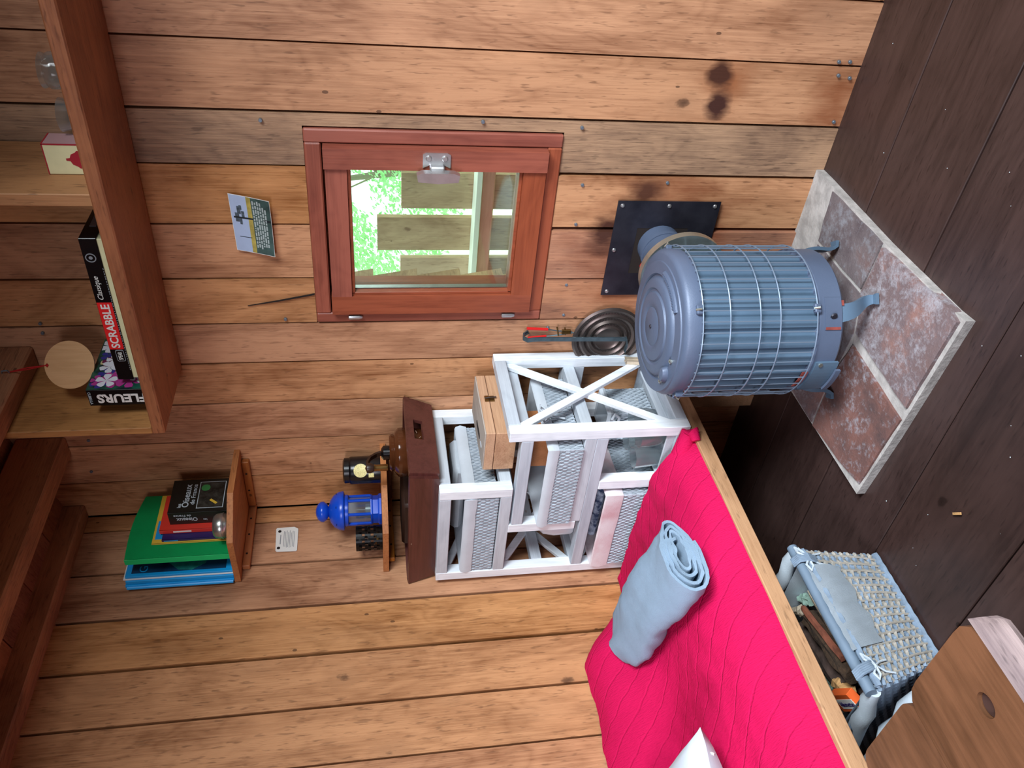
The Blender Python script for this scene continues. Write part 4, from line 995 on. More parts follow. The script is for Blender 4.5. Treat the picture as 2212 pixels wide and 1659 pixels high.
bmesh.ops.solidify(pb.bm, geom=pb.bm.faces[:], thickness=.0012)
pb.build('pierced_wall', m_black, ph)
B().lathe([(.0, Z2), (.034, Z2), (.034, Z2+.002), (.0, Z2+.002)], (qx, qy, 0), 28).build('base', m_black, ph)
B().lathe([(.0, Z2+.002), (.02, Z2+.002), (.02, Z2+.02), (.0, Z2+.02)], (qx, qy, 0), 20).build('tealight', m_brass, ph)

# ------------------------------------------------------------------ big wall shelf, upper right
sh = thing('wall_shelf', 'long brown wall shelf with upright dividers above the window', 'shelf', (1.3, -.12, 1.6))
B().box((.553, -.250, 1.600), (2.7, -.002, 1.628), .003).build('bottom_board', MW['shelf_x'], sh)
B().box((.553, -.248, 1.6285), (.572, -.003, 2.02), .0015).build('end_panel', MW['shelf_y'], sh)
B().box((1.134, -.236, 1.6285), (1.160, -.003, 2.05), .002).build('divider', MW['shelf_y'], sh)
B().box((1.9, -.236, 1.6285), (1.926, -.003, 2.05), .002).build('divider', MW['shelf_y'], sh)
# boxed word game lying on the shelf
bg_ = thing('board_game_box', 'flat black board game box with a red label lying on the wall shelf', 'game', (.85, -.1, 1.6285))
gx_0, gx_1, gy0, gy1 = .672, 1.040, -.190, -.008
B().box((gx_0+.003, gy0+.003, 1.6285), (gx_1-.003, gy1-.002, 1.672), .001).build('box_base', m_cream, bg_)
B().box((gx_0, gy0, 1.658), (gx_1, gy1, 1.6915), .001).build('box_lid', m_black, bg_)
text('', m_white, bg_, (0, 0, 0), (1, 0, 0), (0, 0, 1), h=1) if False else None
B().box((.760, gy0-.0006, 1.6610), (.885, gy0, 1.6905)).build('red_label', m_redlabel, bg_)
text('SCRABBLE', m_whiteink, bg_, (.8225, gy0-.0008, 1.6758), (1, 0, 0), (0, 0, 1), w=.116, h=.018, bold=.02)
text('Classique', m_whiteink, bg_, (.922, gy0-.0004, 1.6775), (1, 0, 0), (0, 0, 1), w=.058, h=.014, shear=.3)
B().lathe([(.0085, 0), (.0085, -.0006), (.0105, -.0006), (.0105, 0)], (.995, gy0, 1.677), 20, 'y', cap=False).lathe([(0, -.0006), (.004, -.0006), (.004, 0)], (.995, gy0, 1.677), 10, 'y').build('round_emblem', m_greyink, bg_)
sp = [( .742+.006*max(-1, min(1, 1.6*math.cos(math.radians(t))))+(.010 if math.cos(math.radians(t)) > 0 else -.010), 1.672+.009*math.sin(math.radians(t))) for t in range(0, 360, 15)]
B().prism(sp, gy0-.0006, gy0, 'y').build('logo_border', m_greyink, bg_)
B().prism([(x_*.88+.742*.12, z_*.86+1.672*.14) for x_, z_ in sp], gy0-.001, gy0-.0005, 'y').build('logo_field', m_black, bg_)
text('SPEAR', m_whiteink, bg_, (.742, gy0-.0012, 1.672), (1, 0, 0), (0, 0, 1), w=.022, h=.009, bold=.01)
B().box((gx_1-.0, gy0+.05, 1.668), (gx_1+.0006, gy0+.1, 1.681)).build('end_print', m_greyink, bg_)
ft = B()
for k in range(44):
    x_ = .70+k*.0062; ft.box((x_, gy0-.0005, 1.6585), (x_+rnd(.002, .0045), gy0, 1.6600))
ft.build('fine_print', m_greyink, bg_, kind='stuff')
# flower book
fb = thing('flower_book', 'thick book with flower photographs on its cover standing on the wall shelf', 'book', (.635, -.11, 1.6285))
ux0, ux1, uy0, uy1, uz = .608, .655, -.205, -.010, 1.762
B().box((ux0, uy0, 1.6285), (ux1, uy0+.003, uz), .0008).build('spine', m_black, fb)
B().box((ux0, uy0+.002, 1.6285), (ux0+.002, uy1, uz)).build('back_cover', m_black, fb)
B().box((ux1-.002, uy0+.001, 1.6285), (ux1, uy1, uz)).build('front_cover', plain('leafy_print', '1f5a48', .35, 0, .6, 40, col2='12202c'), fb)
B().box((ux0+.002, uy0+.003, 1.630), (ux1-.002, uy1-.003, uz-.003)).build('pages', m_paper, fb)
text('FLEURS', m_whiteink, fb, ((ux0+ux1)/2-.002, uy0-.0006, 1.690), (0, 0, 1), (-1, 0, 0), w=.105, h=.026, bold=.035)
text('CUEILLA', m_ltgreyink, fb, (ux0+.0255, uy0-.0006, 1.7555), (1, 0, 0), (0, 0, 1), w=.030, h=.005) if False else text('CUBE/LLA', m_ltgreyink, fb, ((ux0+ux1)/2, uy0-.0006, 1.7565), (-1, 0, 0), (0, 0, -1), w=.036, h=.006, bold=.01)
cols = [plain('petal_white', 'e6e8f0', .4), plain('petal_magenta', 'b43a8c', .4), plain('petal_plum', '70204e', .4), plain('petal_indigo', '34348c', .4), plain('petal_cream', 'd8cc96', .4)]
rg2 = random.Random(11)
for ci in range(5):
    b = B(); any_ = False
    for k in range((13, 10, 5, 4, 3)[ci]):
        cy_, cz_ = rg2.uniform(uy0+.02, uy1-.03), rg2.uniform(1.64, uz-.018); R_ = rg2.uniform(.017, .027); ph_ = rg2.uniform(0, 1)
        for p_ in range(5):
            t = ph_+p_*2*math.pi/5; pts = []
            for s_ in (-.5, -.3, 0, .3, .5): pts.append((cy_+R_*math.cos(t+s_)*(1 if abs(s_) < .4 else .75), cz_+R_*math.sin(t+s_)*(1 if abs(s_) < .4 else .75)))
            pts = [(cy_, cz_)]+pts
            pts = [(min(max(a_, uy0+.004), uy1-.001), min(max(c_, 1.63), uz-.003)) for a_, c_ in pts]
            vs = [b.bm.verts.new((ux1+.0003+.00018*(4-ci)+.00001*k, a_, c_)) for a_, c_ in pts]
            b.bm.faces.new(vs)
    b.build('flower_print', cols[ci], fb, kind='stuff')
# round wooden board on a red string
dk = thing('round_wooden_disc', 'round pale wooden disc hanging by a red string near the shelf end', 'disc', (.67, -.12, 1.76))
cD = Vector((.668, -.125, 1.811)); nD = (Vector((1.918, -1.72, 1.3))-cD); nD.z = 0; nD.normalize(); rD = Vector((-nD.y, nD.x, 0))
b = B(); f_ = []; k_ = []
for k in range(48):
    t = 2*math.pi*k/48; p = cD+rD*.056*math.cos(t)+Vector((0, 0, .054*math.sin(t))); f_.append(b.bm.verts.new(p+nD*.003)); k_.append(b.bm.verts.new(p-nD*.003))
b.bm.faces.new(f_); b.bm.faces.new(k_[::-1])
for k in range(48): b.bm.faces.new((f_[k], k_[k], k_[(k+1) % 48], f_[(k+1) % 48]))
b.build('disc', MW['tan'], dk)
hkp = Vector((.634, -.105, 1.958)); top = cD+Vector((0, 0, .048))+nD*.004
B().tube([hkp, hkp.lerp(top, .5)+Vector((.003, 0, 0)), top], .0016, 6).tube([hkp, hkp.lerp(top, .5)-Vector((.002, 0, 0)), top], .0012, 6).lathe([(0, -.004), (.005, 0), (0, .004)], top, 8).build('red_string', m_redfl, dk)
B().tube([(.632, -.105, 1.972), (.640, -.108, 1.970), (.642, -.108, 1.958), (.635, -.107, 1.955)], .0018, 6).build('hook', m_nail, dk)
# card box with a lantern picture
kb = thing('lantern_picture_box', 'small cream and red card box with a lantern picture on the wall shelf', 'box', (1.2, -.1, 1.6285))
kx0, kx1, ky0, ky1, kz = 1.161, 1.222, -.155, -.105, 1.722
bb_ = B().box((kx0, ky0, 1.6285), (kx1, ky1, kz), .001).build('carton', m_cream, kb)
B().box((kx1, ky0+.001, 1.63), (kx1+.0006, ky1-.001, kz)).build('end_print', plain('rose_card', 'b08a8c', .5), kb)
m_dred = plain('deep_red_ink', 'a01428', .45)
bz = B(); bz.box((kx0, ky0-.0006, kz-.002), (kx1, ky0, kz)).box((kx1-.0015, ky0-.0006, 1.63), (kx1+.0008, ky0+.0012, kz)).box((kx1-.001, ky0, kz-.002), (kx1+.001, ky1, kz+.0005)); bz.build('red_border', m_dred, kb)
pl_ = [(1.178, 1.632), (1.206, 1.632), (1.207, 1.648), (1.210, 1.662), (1.206, 1.666), (1.202, 1.674), (1.195, 1.677), (1.194, 1.684), (1.190, 1.684), (1.189, 1.677), (1.182, 1.674), (1.178, 1.666), (1.174, 1.662), (1.177, 1.648)]
B().prism(pl_, ky0-.0008, ky0, 'y').build('lantern_print', m_dred, kb)
B().prism([(1.192, 1.642), (1.199, 1.650), (1.198, 1.657), (1.192, 1.655), (1.186, 1.657), (1.185, 1.650)], ky0-.0012, ky0-.0006, 'y').build('heart_print', m_cream, kb)
# two glass jars
for (x, y, h, lb_) in ((1.318, -.10, .066, 'clear glass jar on the wall shelf between the second jar and the frame edge'), (1.235+.003, -.09, .0, '')):
    pass
def jar(x, y, prof, lb_):
    t = thing('glass_jar', lb_, 'jar', (x, y, 1.6285), 'glass jars on the wall shelf')
    B().lathe([(0, 1.6285), *[(r, 1.6285+z_) for r, z_ in prof]], (x, y, 0), 24).build('glass', m_clear, t, True)
    B().lathe([(0, 1.631), (.018, 1.631), (.018, 1.648), (0, 1.648)], (x, y, 0), 20).build('candle', m_opal, t, True)
    return t
jar(1.345, -.11, [(.028, 0), (.031, .008), (.029, .030), (.033, .045), (.033, .056), (.029, .062), (.032, .070), (.030, .070), (.026, .058), (.028, .045), (.025, .012), (0, .006)], 'clear glass jar on the wall shelf, nearer the picture edge')
jar(1.258, -.10, [(.026, 0), (.034, .006), (.033, .022), (.024, .036), (.029, .048), (.032, .062), (.030, .062), (.026, .048), (.020, .036), (.028, .020), (0, .006)], 'waisted clear glass jar on the wall shelf beside the divider')

# ------------------------------------------------------------------ postcard
pc = thing('postcard', 'curled landscape postcard with a printed verse pinned to the back wall', 'postcard', (.97, -.003, 1.37))
def cp_(u, v, off=0):     # u across 0..1, v down 0..1
    xl, xr = .898+.010*0+(-.006)*v*0, 1.046
    x = (.904-.010*v)+( .142)*u+(.003 if u > .5 else 0)
    z = 1.4235-.0895*v-.0035*(1-u)*(1-v)
    curl = .010*((1-u)**2)*(v)+.012*(u**3)*(v)+.006*(v**2)
    return Vector((x, -.004-curl-off, z))
def cpatch(u0, u1, v0, v1, nm, mat, off, nu=8, nv=4, par=pc):
    b = B(); G = [[b.bm.verts.new(cp_(u0+(u1-u0)*i/nu, v0+(v1-v0)*j/nv, off)) for i in range(nu+1)] for j in range(nv+1)]
    for j in range(nv):
        for i in range(nu): b.bm.faces.new((G[j][i], G[j][i+1], G[j+1][i+1], G[j+1][i]))
    return b.build(nm, mat, par, True)
cpatch(0, 1, 0, 1, 'card', m_whiteink, 0); cpatch(.01, .99, .01, .42, 'sky_print', m_skyp, .0004); cpatch(.01, .99, .42, .55, 'field_print', m_field, .0005); cpatch(.01, .99, .53, .99, 'forest_print', m_forest, .0006)
cpatch(.585, .615, .06, .55, 'trunk_print', m_trunk, .0009); cpatch(.27, .28, .14, .45, 'trunk_print', m_trunk, .0009); cpatch(.58, .62, .80, .98, 'trunk_print', m_trunk, .0009)
for (u, v, w_, h_) in ((.52, .10, .16, .10), (.66, .16, .14, .09), (.60, .26, .12, .07), (.74, .22, .08, .06), (.5, .2, .1, .06)): cpatch(u, u+w_, v, v+h_, 'foliage_print', plain('print_leaf', '44525c', .5, 0, .5, 200), .0008, 3, 2)
tb = B(); rg3 = random.Random(3)
for r_ in range(6):
    v = .555+r_*.058; u = .10+rg3.uniform(0, .05)
    while u < .88-(.08 if r_ > 3 else 0):
        w_ = rg3.uniform(.02, .09); q = [cp_(a_, c_, .0012) for a_, c_ in ((u, v), (u+w_, v), (u+w_, v+.038), (u, v+.038))]
        tb.bm.faces.new([tb.bm.verts.new(p) for p in q]); u += w_+.016
tb.build('verse_print', m_textp, pc, kind='stuff')

# ------------------------------------------------------------------ quilt, towel, pillow
def sstep(a, b, x): t = max(0, min(1, (x-a)/(b-a))); return t*t*(3-2*t)
def qz(x, y):
    e = max(0., min(1., (.572-x)/.572))
    base = .324+.085*(1-math.exp(-e*11))+.012*e
    thin = 1-.0*sstep(-.5, -.34, y)
    z = base
    fat = sstep(-.40, -.70, y)
    z += fat*.022*math.sin(min(1, e*1.3)*math.pi)
    z += .16*sstep(-.41, -.64, y)*math.exp(-(x/.155)**2)*(1+.04*math.sin(y*9))
    z += .018*math.exp(-((x-.30)/.10)**2)*math.sin(y*5.2+1)*fat
    z += .014*noise.noise(Vector((x*6, y*5, 1)))*min(1, e*4)*(.4+.6*fat)
    z += .010*math.sin((x*.55-y)*9+3*noise.noise(Vector((x*2, y*2, 7))))*min(1, e*3)*fat*.6
    # pinch creases
    z += .006*noise.noise(Vector((x*18+y*13, y*8-x*8, 4)))*min(1, e*6)+.0025*noise.noise(Vector((x*55+y*40, y*22-x*22, 9)))*min(1, e*6)
    return z
qb = B(); nxq, nyq = 70, 200; G = []
for j in range(nyq+1):
    y = -.345-(2.62-.345)*j/nyq; row = []
    ed = .566+.006*noise.noise(Vector((0, y*5, 2)))+.004*math.sin(y*7)
    for i in range(nxq+1):
        f = i/nxq; x = ed-(ed-.004)*f**1.15; z = qz(x+.572-ed, y)
        if i == 0: z = .3225
        yy_ = y
        if j == 0: z = .325+(z-.325)*.25
        row.append(qb.bm.verts.new((x, yy_, z)))
    G.append(row)
for j in range(nyq):
    for i in range(nxq): qb.bm.faces.new((G[j][i], G[j][i+1], G[j+1][i+1], G[j+1][i]))
bt = [[qb.bm.verts.new((v.co.x, v.co.y, .3205)) for v in (G[j][0], G[j][-1])] for j in range(nyq+1)]
for j in range(nyq):
    qb.bm.faces.new((G[j][0], G[j+1][0], bt[j+1][0], bt[j][0])); qb.bm.faces.new((G[j][-1], bt[j][1], bt[j+1][1], G[j+1][-1])); qb.bm.faces.new((bt[j][0], bt[j+1][0], bt[j+1][1], bt[j][1]))
tag(qb.build('quilt', m_quilt, None, True, loc=(.3, -1.3, .322)), 'raspberry red stitched quilt spread over the low sleeping platform', 'quilt')
# gathered tip of the quilt against the shelf post
tip = B().tube([(.50, -.362, .350), (.545, -.360, .345), (.578, -.345, .338), (.588, -.352, .328), (.575, -.372, .325)], [.026, .024, .018, .016, .012], 12)

# merged by design into the quilt as its part
tip.build('gathered_corner', m_quilt, bpy.data.objects['quilt'], True)

# rolled towel: flat spiral swept along x
tw = thing('folded_towel', 'pale blue grey towel folded in a flat roll on the red quilt', 'towel', (.30, -.68, .43))
def spiral():
    pts = []
    for k in range(0, 111):
        t = k/110*2*math.pi*3.78; f = k/110
        a_, b_ = .036+.066*f, .008+.032*f
        pts.append((a_*math.cos(t), b_*math.sin(t)))
    return pts
sp_ = spiral(); b = B(); rows = []
nL = 26
for i in range(nL+1):
    f = i/nL; x = .552-.43*f
    w_ = 1-.15*f**2-.25*sstep(.9, 1, f); hgt = 1+.0*f
    cy_ = -.690+.055*f; cz_ = .468+.030*f
    row_o, row_i = [], []
    for k, (u, v) in enumerate(sp_):
        q = len(sp_)-1-k
        jit = .013*noise.noise(Vector((x*7, u*14, v*14+5)))+.005*noise.noise(Vector((x*20+u*60, v*20, 8)))+.003*noise.noise(Vector((x*30, u*9, 2)))
        uu, vv = u*w_*1.0, v*hgt
        L_ = math.hypot(u, v)+1e-6; th = .0080
        p_o = Vector((x+(.006*noise.noise(Vector((k*.12, 3, 0))) if i == 0 else 0)+.010*(1-abs(u)/.1)*(1 if i == 0 else 0), cy_+uu*(1+th/L_*.5)+jit, cz_+vv*(1+th/L_)+jit))
        p_i = Vector((p_o.x, cy_+uu*(1-th/L_*.5)+jit, cz_+vv*(1-th/L_*.6)+jit))
        row_o.append(b.bm.verts.new(p_o)); row_i.append(b.bm.verts.new(p_i))
    rows.append((row_o, row_i))
nS = len(sp_)
for i in range(nL):
    for k in range(nS-1):
        A_, C_ = rows[i], rows[i+1]
        b.bm.faces.new((A_[0][k], A_[0][k+1], C_[0][k+1], C_[0][k])); b.bm.faces.new((A_[1][k], C_[1][k], C_[1][k+1], A_[1][k+1]))
    b.bm.faces.new((rows[i][0][-1], rows[i][1][-1], rows[i+1][1][-1], rows[i+1][0][-1]))
for i in (0, nL):
    for k in range(nS-1): b.bm.faces.new((rows[i][0][k], rows[i][1][k], rows[i][1][k+1], rows[i][0][k+1]))
b.build('rolled_cloth', m_towel, tw, True)
# pillow
pw = thing('white_pillow', 'white cotton pillow with a small strap at the bottom of the red quilt', 'pillow', (.25, -1.22, .5))
b = B(); n = 26; c = Vector((.235, -1.215, .530)); ang = math.radians(-4); A2 = {}
for sgn in (1, -1):
    for i in range(n+1):
        for j in range(n+1):
            u, v = -1+2*i/n, -1+2*j/n
            edge = (1-u**4)*(1-v**4); h_ = .055*max(edge, 0)**.45
            pin = 1-.07*(1-abs(v)**2)*abs(u)-.0
            pin2 = 1-.07*(1-abs(u)**2)*abs(v)
            x, y = u*.20*pin, v*.20*pin2
            if sgn < 0 and (i in (0, n) or j in (0, n)): A2[(sgn, i, j)] = A2[(1, i, j)]; continue
            p = Vector((x*math.cos(ang)-y*math.sin(ang), x*math.sin(ang)+y*math.cos(ang), sgn*h_+.004*noise.noise(Vector((u*3, v*3, sgn)))))
            p.z += -.10*(x)  # leans on the bolster against the wall
            A2[(sgn, i, j)] = b.bm.verts.new(c+p)
    for i in range(n):
        for j in range(n): b.bm.faces.new((A2[(sgn, i, j)], A2[(sgn, i+1, j)], A2[(sgn, i+1, j+1)], A2[(sgn, i, j+1)]))
b.build('case', m_pillow, pw, True)
strap([(.415, -1.075, .502), (.432, -1.070, .506), (.436, -1.076, .498), (.420, -1.082, .496)], .006, .0015, 'strap_loop', m_whiteink, pw, (0, 0, 1))

# ------------------------------------------------------------------ wicker basket under the platform
kt = thing('wicker_log_basket', 'blue grey wicker basket with cloth liner half under the platform', 'basket', (.38, -.87, 0))
f0, f1 = (.535, -.725), (.535, -.985); t0, t1 = (.545, -.705), (.560, -1.045)    # front face bottom / top ends
BT = .185
def FP(u, v, o=0): # u 0 far .. 1 near, v 0 bottom..1 top
    x = (f0[0]+(f1[0]-f0[0])*u)*(1-v)+(t0[0]+(t1[0]-t0[0])*u)*v; y = (f0[1]+(f1[1]-f0[1])*u)*(1-v)+(t0[1]+(t1[1]-t0[1])*u)*v
    return Vector((x+o, y, .002+v*BT))
rows_ = 22
for r_ in range(rows_):
    b = B(); pts = []
    nseg = 26
    for k in range(nseg*2+1):
        u = k/(nseg*2); pts.append(FP(u, (r_+.5)/rows_, .0035*math.sin(k*math.pi/2+(math.pi if r_ % 2 else 0))))
    b.tube(pts, .0050, 5); b.build('willow_row', m_wickb if (r_ % 2) else m_wickt, kt, True)
for k in range(15):
    u = (k+.5)/15; v0 = 0
    B().tube([FP(min(1, u+.035), .0, .004), FP(u+.01, .3, .0065), FP(u, .6, .0035), FP(u-.02, .97, .006)], .0026, 5).build('willow_stake', m_wickt, kt, True)
for v in (.03, .97): B().tube([FP(u/20, v, .004+.002*(u % 2)) for u in range(21)], .007, 6).build('plaited_border', m_wickb, kt, True)
# end and back panels, woven more simply, mostly out of sight
def panel(a0, b0, a1, b1, nm='woven_panel'):
    b = B()
    for r_ in range(16):
        v = (r_+.5)/16; A = Vector((*a0, .002)).lerp(Vector((*a1, BT)), v); C_ = Vector((*b0, .002)).lerp(Vector((*b1, BT)), v)
        d = (C_-A).normalized(); nn = Vector((-d.y, d.x, 0))
        b.tube([A.lerp(C_, k/20)+nn*.0032*math.sin(k*math.pi/1.0+(0 if r_ % 2 else math.pi)+1.5) for k in range(21)], .0046, 5)
    b.build(nm, m_wickb, kt, True, kind='stuff')
g0, g1, h0, h1 = (.17, -.725), (.17, -.985), (.15, -.705), (.16, -1.045)
panel(f1, g1, t1, h1); panel(f0, g0, t0, h0); panel(g0, g1, h0, h1)
B().prism([(.18, -.73), (.53, -.73), (.53, -.98), (.18, -.98)], .002, .012, 'z').build('base', m_inner, kt)
# dowel along the rim and cloth liner
B().tube([(.540, -.690, .196), (.545, -.87, .198), (.556, -1.052, .200)], .0115, 14).build('rim_dowel', plain('blue_stained_dowel', '66788a', .5, 0, .1, 20), kt, True)
b = B(); V = []
for k in range(13):
    u = .14+.62*k/12
    for (v, o) in ((.62+.03*math.sin(k*1.3), .0095), (.80, .013), (.96, .012), (1.05, .004)):
        p = FP(u, v, o+.002*math.sin(k*1.9+v*9)); V.append(b.bm.verts.new(p))
for k in range(12):
    for j in range(3): b.bm.faces.new((V[4*k+j], V[4*k+4+j], V[4*k+5+j], V[4*k+1+j]))
bmesh.ops.solidify(b.bm, geom=b.bm.faces[:], thickness=.002)
b.build('liner_flap', m_liner, kt, True)
for (a, c) in ((( .542, -.700, .190), (.20, -.706, .200)), ((.552, -1.046, .188), (.24, -1.040, .135))):
    A, C_ = Vector(a), Vector(c)
    B().tube([A.lerp(C_, k/8)+Vector((0, .004*math.sin(k*2.0), .003*math.sin(k*2.7))) for k in range(9)], [.012, .016, .017, .018, .018, .018, .017, .016, .015], 12).build('liner_side_roll', m_liner, kt, True)
for (A, C_, r_) in (((.545, -1.062, .10), (.30, -1.09, .12), .022),):
    A, C_ = Vector(A), Vector(C_)
    B().tube([A.lerp(C_, k/6)+Vector((0, .004*math.sin(k*2.4), .004*math.sin(k*2.7))) for k in range(7)], [r_*.7, r_, r_*1.05, r_*1.1, r_*1.05, r_, r_], 12).build('hanging_cloth', m_liner, kt, True)
b = B()
for (A, C_) in (((.53, -.712, .176), (.53, -.712, .02)), ((.53, -.712, .02), (.18, -.72, .02)), ):
    pass
lin_ = [(.190, -.725), (.525, -.722), (.530, -1.030), (.190, -1.030)]
bot_ = [(.195, -.74), (.52, -.74), (.52, -.975), (.195, -.975)]
vt = [b.bm.verts.new((x, y, .188)) for x, y in lin_]; vb = [b.bm.verts.new((x, y, .02)) for x, y in bot_]
for k in range(4): b.bm.faces.new((vt[k], vt[(k+1) % 4], vb[(k+1) % 4], vb[k]))
b.bm.faces.new(vb); b.build('liner', m_liner, kt)
bow(kt, (.560, -.735, .183), (0, -1, -.2), (.2, 0, 1), .034, m_liner, 'tie_bow'); bow(kt, (.572, -1.005, .172), (0, -1, -.2), (.2, 0, 1), .030, m_liner, 'tie_bow')
for u in (.06, .86):
    b = B()
    for k in range(5): b.tube([FP(u+k*.012, .86, .006), FP(u+k*.012, .98, .017), FP(u+k*.012, 1.10, .010), FP(u+k*.012, 1.14, -.008)], .003, 5)
    b.build('wrapped_cord', m_wickb, kt, True)
# logs and bark
def log(name, label, a, b_, r, mat, wob=.25, n=10, cat='firewood', flat=1, par=None):
    A, C_ = Vector(a), Vector(b_); bb = B(); d = (C_-A).normalized(); x = d.orthogonal().normalized(); y = d.cross(x); rg = []
    m_ = 9
    for i in range(m_+1):
        ring = []
        for k in range(n):
            t = 2*math.pi*k/n; p = A.lerp(C_, i/m_); rr_ = r*(1+wob*noise.noise(Vector((math.cos(t)*1.7, math.sin(t)*1.7, i*.45+A.x*30))))
            ring.append(bb.bm.verts.new(p+(x*math.cos(t)+y*math.sin(t)*flat)*rr_))
        rg.append(ring)
    for i in range(m_):
        for k in range(n): bb.bm.faces.new((rg[i][k], rg[i][(k+1) % n], rg[i+1][(k+1) % n], rg[i+1][k]))
    bb.bm.faces.new(rg[0][::-1]); bb.bm.faces.new(rg[-1])
    o = bb.build(name, mat, None, False, loc=A)
    return tag(o, label, cat, 'firewood in the wicker basket')
log('firewood_log', 'dark grey barked log lying along the wicker basket', (.345, -.77, .130), (.392, -.955, .135), .024, m_barkd)
log('firewood_log', 'log with shaggy fibrous brown bark in the wicker basket', (.402, -.785, .145), (.462, -.965, .152), .021, m_fluff, .5, 14)
log('bark_strip', 'reddish bark strip on top of the shaggy log', (.420, -.770, .163), (.480, -.935, .170), .008, m_rusty, .3, 6, 'bark')
log('split_kindling', 'long pale split stick beside the rim dowel', (.462, -.755, .150), (.480, -.905, .155), .011, m_split, .2, 5, 'kindling')
log('split_kindling', 'orange splintered end of wood near the matchbox', (.388, -.935, .148), (.415, -.985, .148), .014, m_splito, .6, 7, 'kindling')
log('split_kindling', 'white wood chip at the near end of the basket', (.345, -.955, .140), (.372, -.985, .145), .012, m_split, .5, 5, 'kindling')
log('lichened_twig', 'twig covered in pale green lichen at the far end of the basket', (.405, -.735, .145), (.440, -.765, .150), .011, m_lichen, .9, 12, 'twig')
log('lichened_twig', 'twig with green lichen lying under the quilt side of the basket', (.335, -.89, .130), (.352, -.945, .132), .012, m_lichen, .9, 12, 'twig')
log('wood_chip', 'pale curled wood chip next to the lichened twig', (.355, -.735, .152), (.395, -.755, .155), .009, m_split, .6, 5, 'kindling')
log('wood_chip', 'short pale rounded chip at the tip of the shaggy log', (.392, -.765, .158), (.410, -.772, .160), .009, m_split, .3, 6, 'kindling')
log('wood_chip', 'pale fungus-like bark chip beside the dark log', (.345, -.845, .155), (.358, -.895, .155), .008, m_split, .9, 7, 'kindling')
B_ = B()
for _ in range(60):
    x, y = rnd(.2, .51), rnd(-1.0, -.75); s_ = rnd(.006, .016)
    B_.bar((x, y, .09+rnd(0, .035)), (x+rnd(-.03, .03), y+rnd(-.04, .04), .10+rnd(0, .035)), s_, s_*.6)
tag(B_.build('bark_litter', m_barkd, None, loc=(.38, -.87, .06)), 'dark bark scraps filling the wicker basket', 'bark', None)['kind'] = 'stuff'
mb = thing('matchbox', 'orange and white matchbox lying at the near end of the wicker basket', 'matchbox', (.43, -1.0, .16))
mo_ = Matrix.Rotation(math.radians(-20), 3, 'Z')
mc = Vector((.430, -.998, .172))
R3 = Matrix.Rotation(math.radians(-28), 3, 'Z') @ Matrix.Rotation(math.radians(38), 3, 'X')
def mbx(lo, hi, nm, mat, off=(0, 0, 0)):
    b = B().box(lo, hi, .0008)
    for v in b.bm.verts: v.co = mc+R3 @ v.co
    return b.build(nm, mat, mb)
mbx((-.035, -.022, -.010), (.035, .022, .010), 'box_sleeve', m_orange)
mbx((-.024, -.014, .0098), (.036, .010, .0106), 'label_panel', m_whiteink)
text('Allumettes', m_purple, mb, mc+R3 @ Vector((.005, -.002, .0108)), R3 @ Vector((1, 0, 0)), R3 @ Vector((0, 1, 0)), w=.052, h=.012, bold=.01)

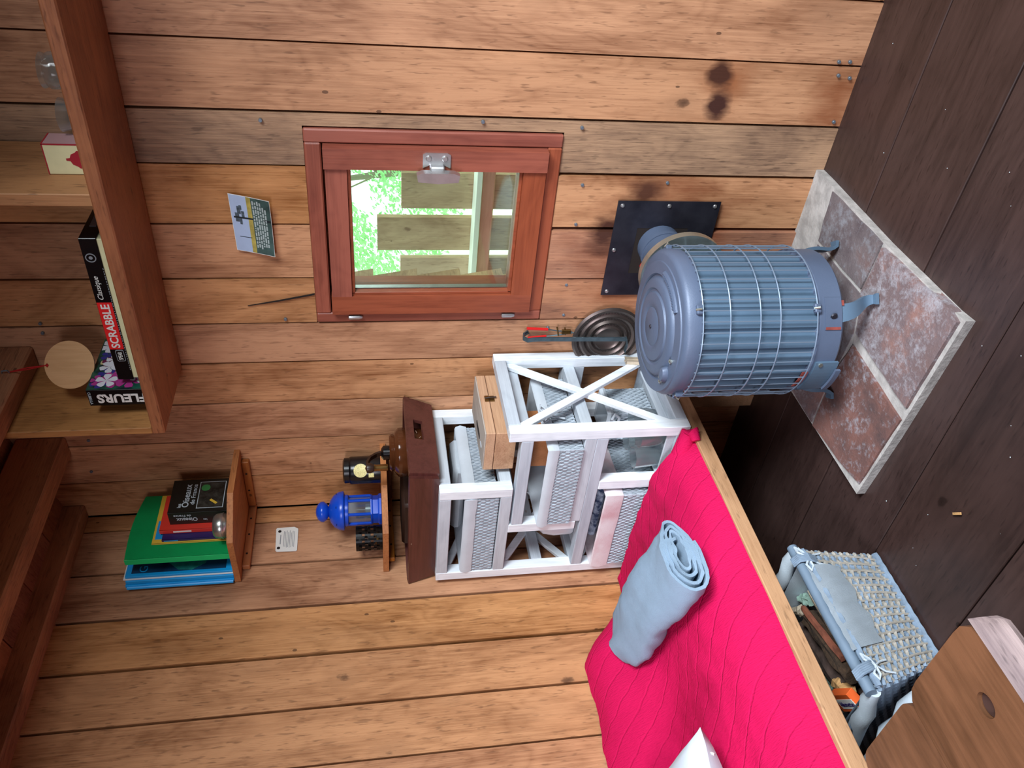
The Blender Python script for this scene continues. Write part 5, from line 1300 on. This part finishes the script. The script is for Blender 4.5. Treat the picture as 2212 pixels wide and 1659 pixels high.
# ------------------------------------------------------------------ stool
sl = thing('wooden_stool', 'brown wooden stool with a finger hole and barky edge, nearest the camera', 'stool', (1.0, -1.5, 0))
def rpoly(x0, x1, y0, y1, r, n=6):
    out = []
    for cx_, cy_, a0 in ((x1-r, y1-r, 0), (x0+r, y1-r, 90), (x0+r, y0+r, 180), (x1-r, y0+r, 270)):
        for k in range(n+1): t = math.radians(a0+90*k/n); out.append((cx_+r*math.cos(t), cy_+r*math.sin(t)))
    return out
def with_hole(poly, hc, ra, rb, z0, z1, name, mat, par):
    b = B(); top, bot = [], []
    n = len(poly); hs = []
    for k in range(n):
        a_ = math.atan2(poly[k][1]-hc[1], poly[k][0]-hc[0]); hs.append((hc[0]+ra*math.cos(a_), hc[1]+rb*math.sin(a_)))
    P1 = [b.bm.verts.new((x, y, z1)) for x, y in poly]; P0 = [b.bm.verts.new((x, y, z0)) for x, y in poly]
    H1 = [b.bm.verts.new((x, y, z1)) for x, y in hs]; H0 = [b.bm.verts.new((x, y, z0)) for x, y in hs]
    for k in range(n):
        j = (k+1) % n
        b.bm.faces.new((P1[k], P1[j], H1[j], H1[k])); b.bm.faces.new((P0[k], H0[k], H0[j], P0[j])); b.bm.faces.new((P0[k], P0[j], P1[j], P1[k])); b.bm.faces.new((H0[k], H1[k], H1[j], H0[j]))
    return b.build(name, mat, par)
SZ = .450
pol = []
base_p = rpoly(.995, 1.166, -1.62, -1.272, .025, 8)
# resample outline for a round hole
def resamp(poly, n):
    L_ = [0]
    for a_, c_ in zip(poly, poly[1:]+poly[:1]): L_.append(L_[-1]+math.hypot(c_[0]-a_[0], c_[1]-a_[1]))
    out = []
    for k in range(n):
        s_ = L_[-1]*k/n
        for i in range(len(poly)):
            if L_[i+1] >= s_:
                f = (s_-L_[i])/max(1e-9, L_[i+1]-L_[i]); a_, c_ = poly[i], poly[(i+1) % len(poly)]; out.append((a_[0]+(c_[0]-a_[0])*f, a_[1]+(c_[1]-a_[1])*f)); break
    return out
with_hole(resamp(base_p, 64), (1.114, -1.353), .0115, .015, SZ-.036, SZ, 'seat_board', MW['stool'], sl)
B().prism([(1.114+.0105*math.cos(t), -1.353+.014*math.sin(t)) for t in [k*math.pi/12 for k in range(24)]], SZ-.034, SZ-.006, 'z').build('hole_shade', plain('painted_hole_shade', '3a2018', .8), sl)  # dark plug added, shade inside the finger hole put into its colour
B().prism(rpoly(.832, .9935, -1.62, -1.276, .022), SZ-.036, SZ-.0006, 'z').bevel(.002).build('seat_board', MW['stool'], sl)
be = B(); V = []
for k in range(25):
    y = -1.275-.345*k/24; w_ = .018+.006*noise.noise(Vector((y*20, 0, 0)))
    if k == 0: w_ = .002
    V.append([be.bm.verts.new(p) for p in ((1.166, y, SZ-.001), (1.166+w_*.55, y, SZ-.012), (1.166+w_, y, SZ-.030), (1.166+w_*.8, y, SZ-.040), (1.160, y, SZ-.040))])
for i in range(24):
    for j in range(4): be.bm.faces.new((V[i][j], V[i+1][j], V[i+1][j+1], V[i][j+1]))
be.build('bark_edge', MW['bark'], sl, True, label='grey purple barky edge')
for x, y in ((.875, -1.32), (1.12, -1.32), (.875, -1.57), (1.12, -1.57)): B().tube([(x, y, 0), (x*.9+.1, y*.95-.07, SZ-.036)], [.018, .024], 12).build('leg', MW['stool'], sl, True)
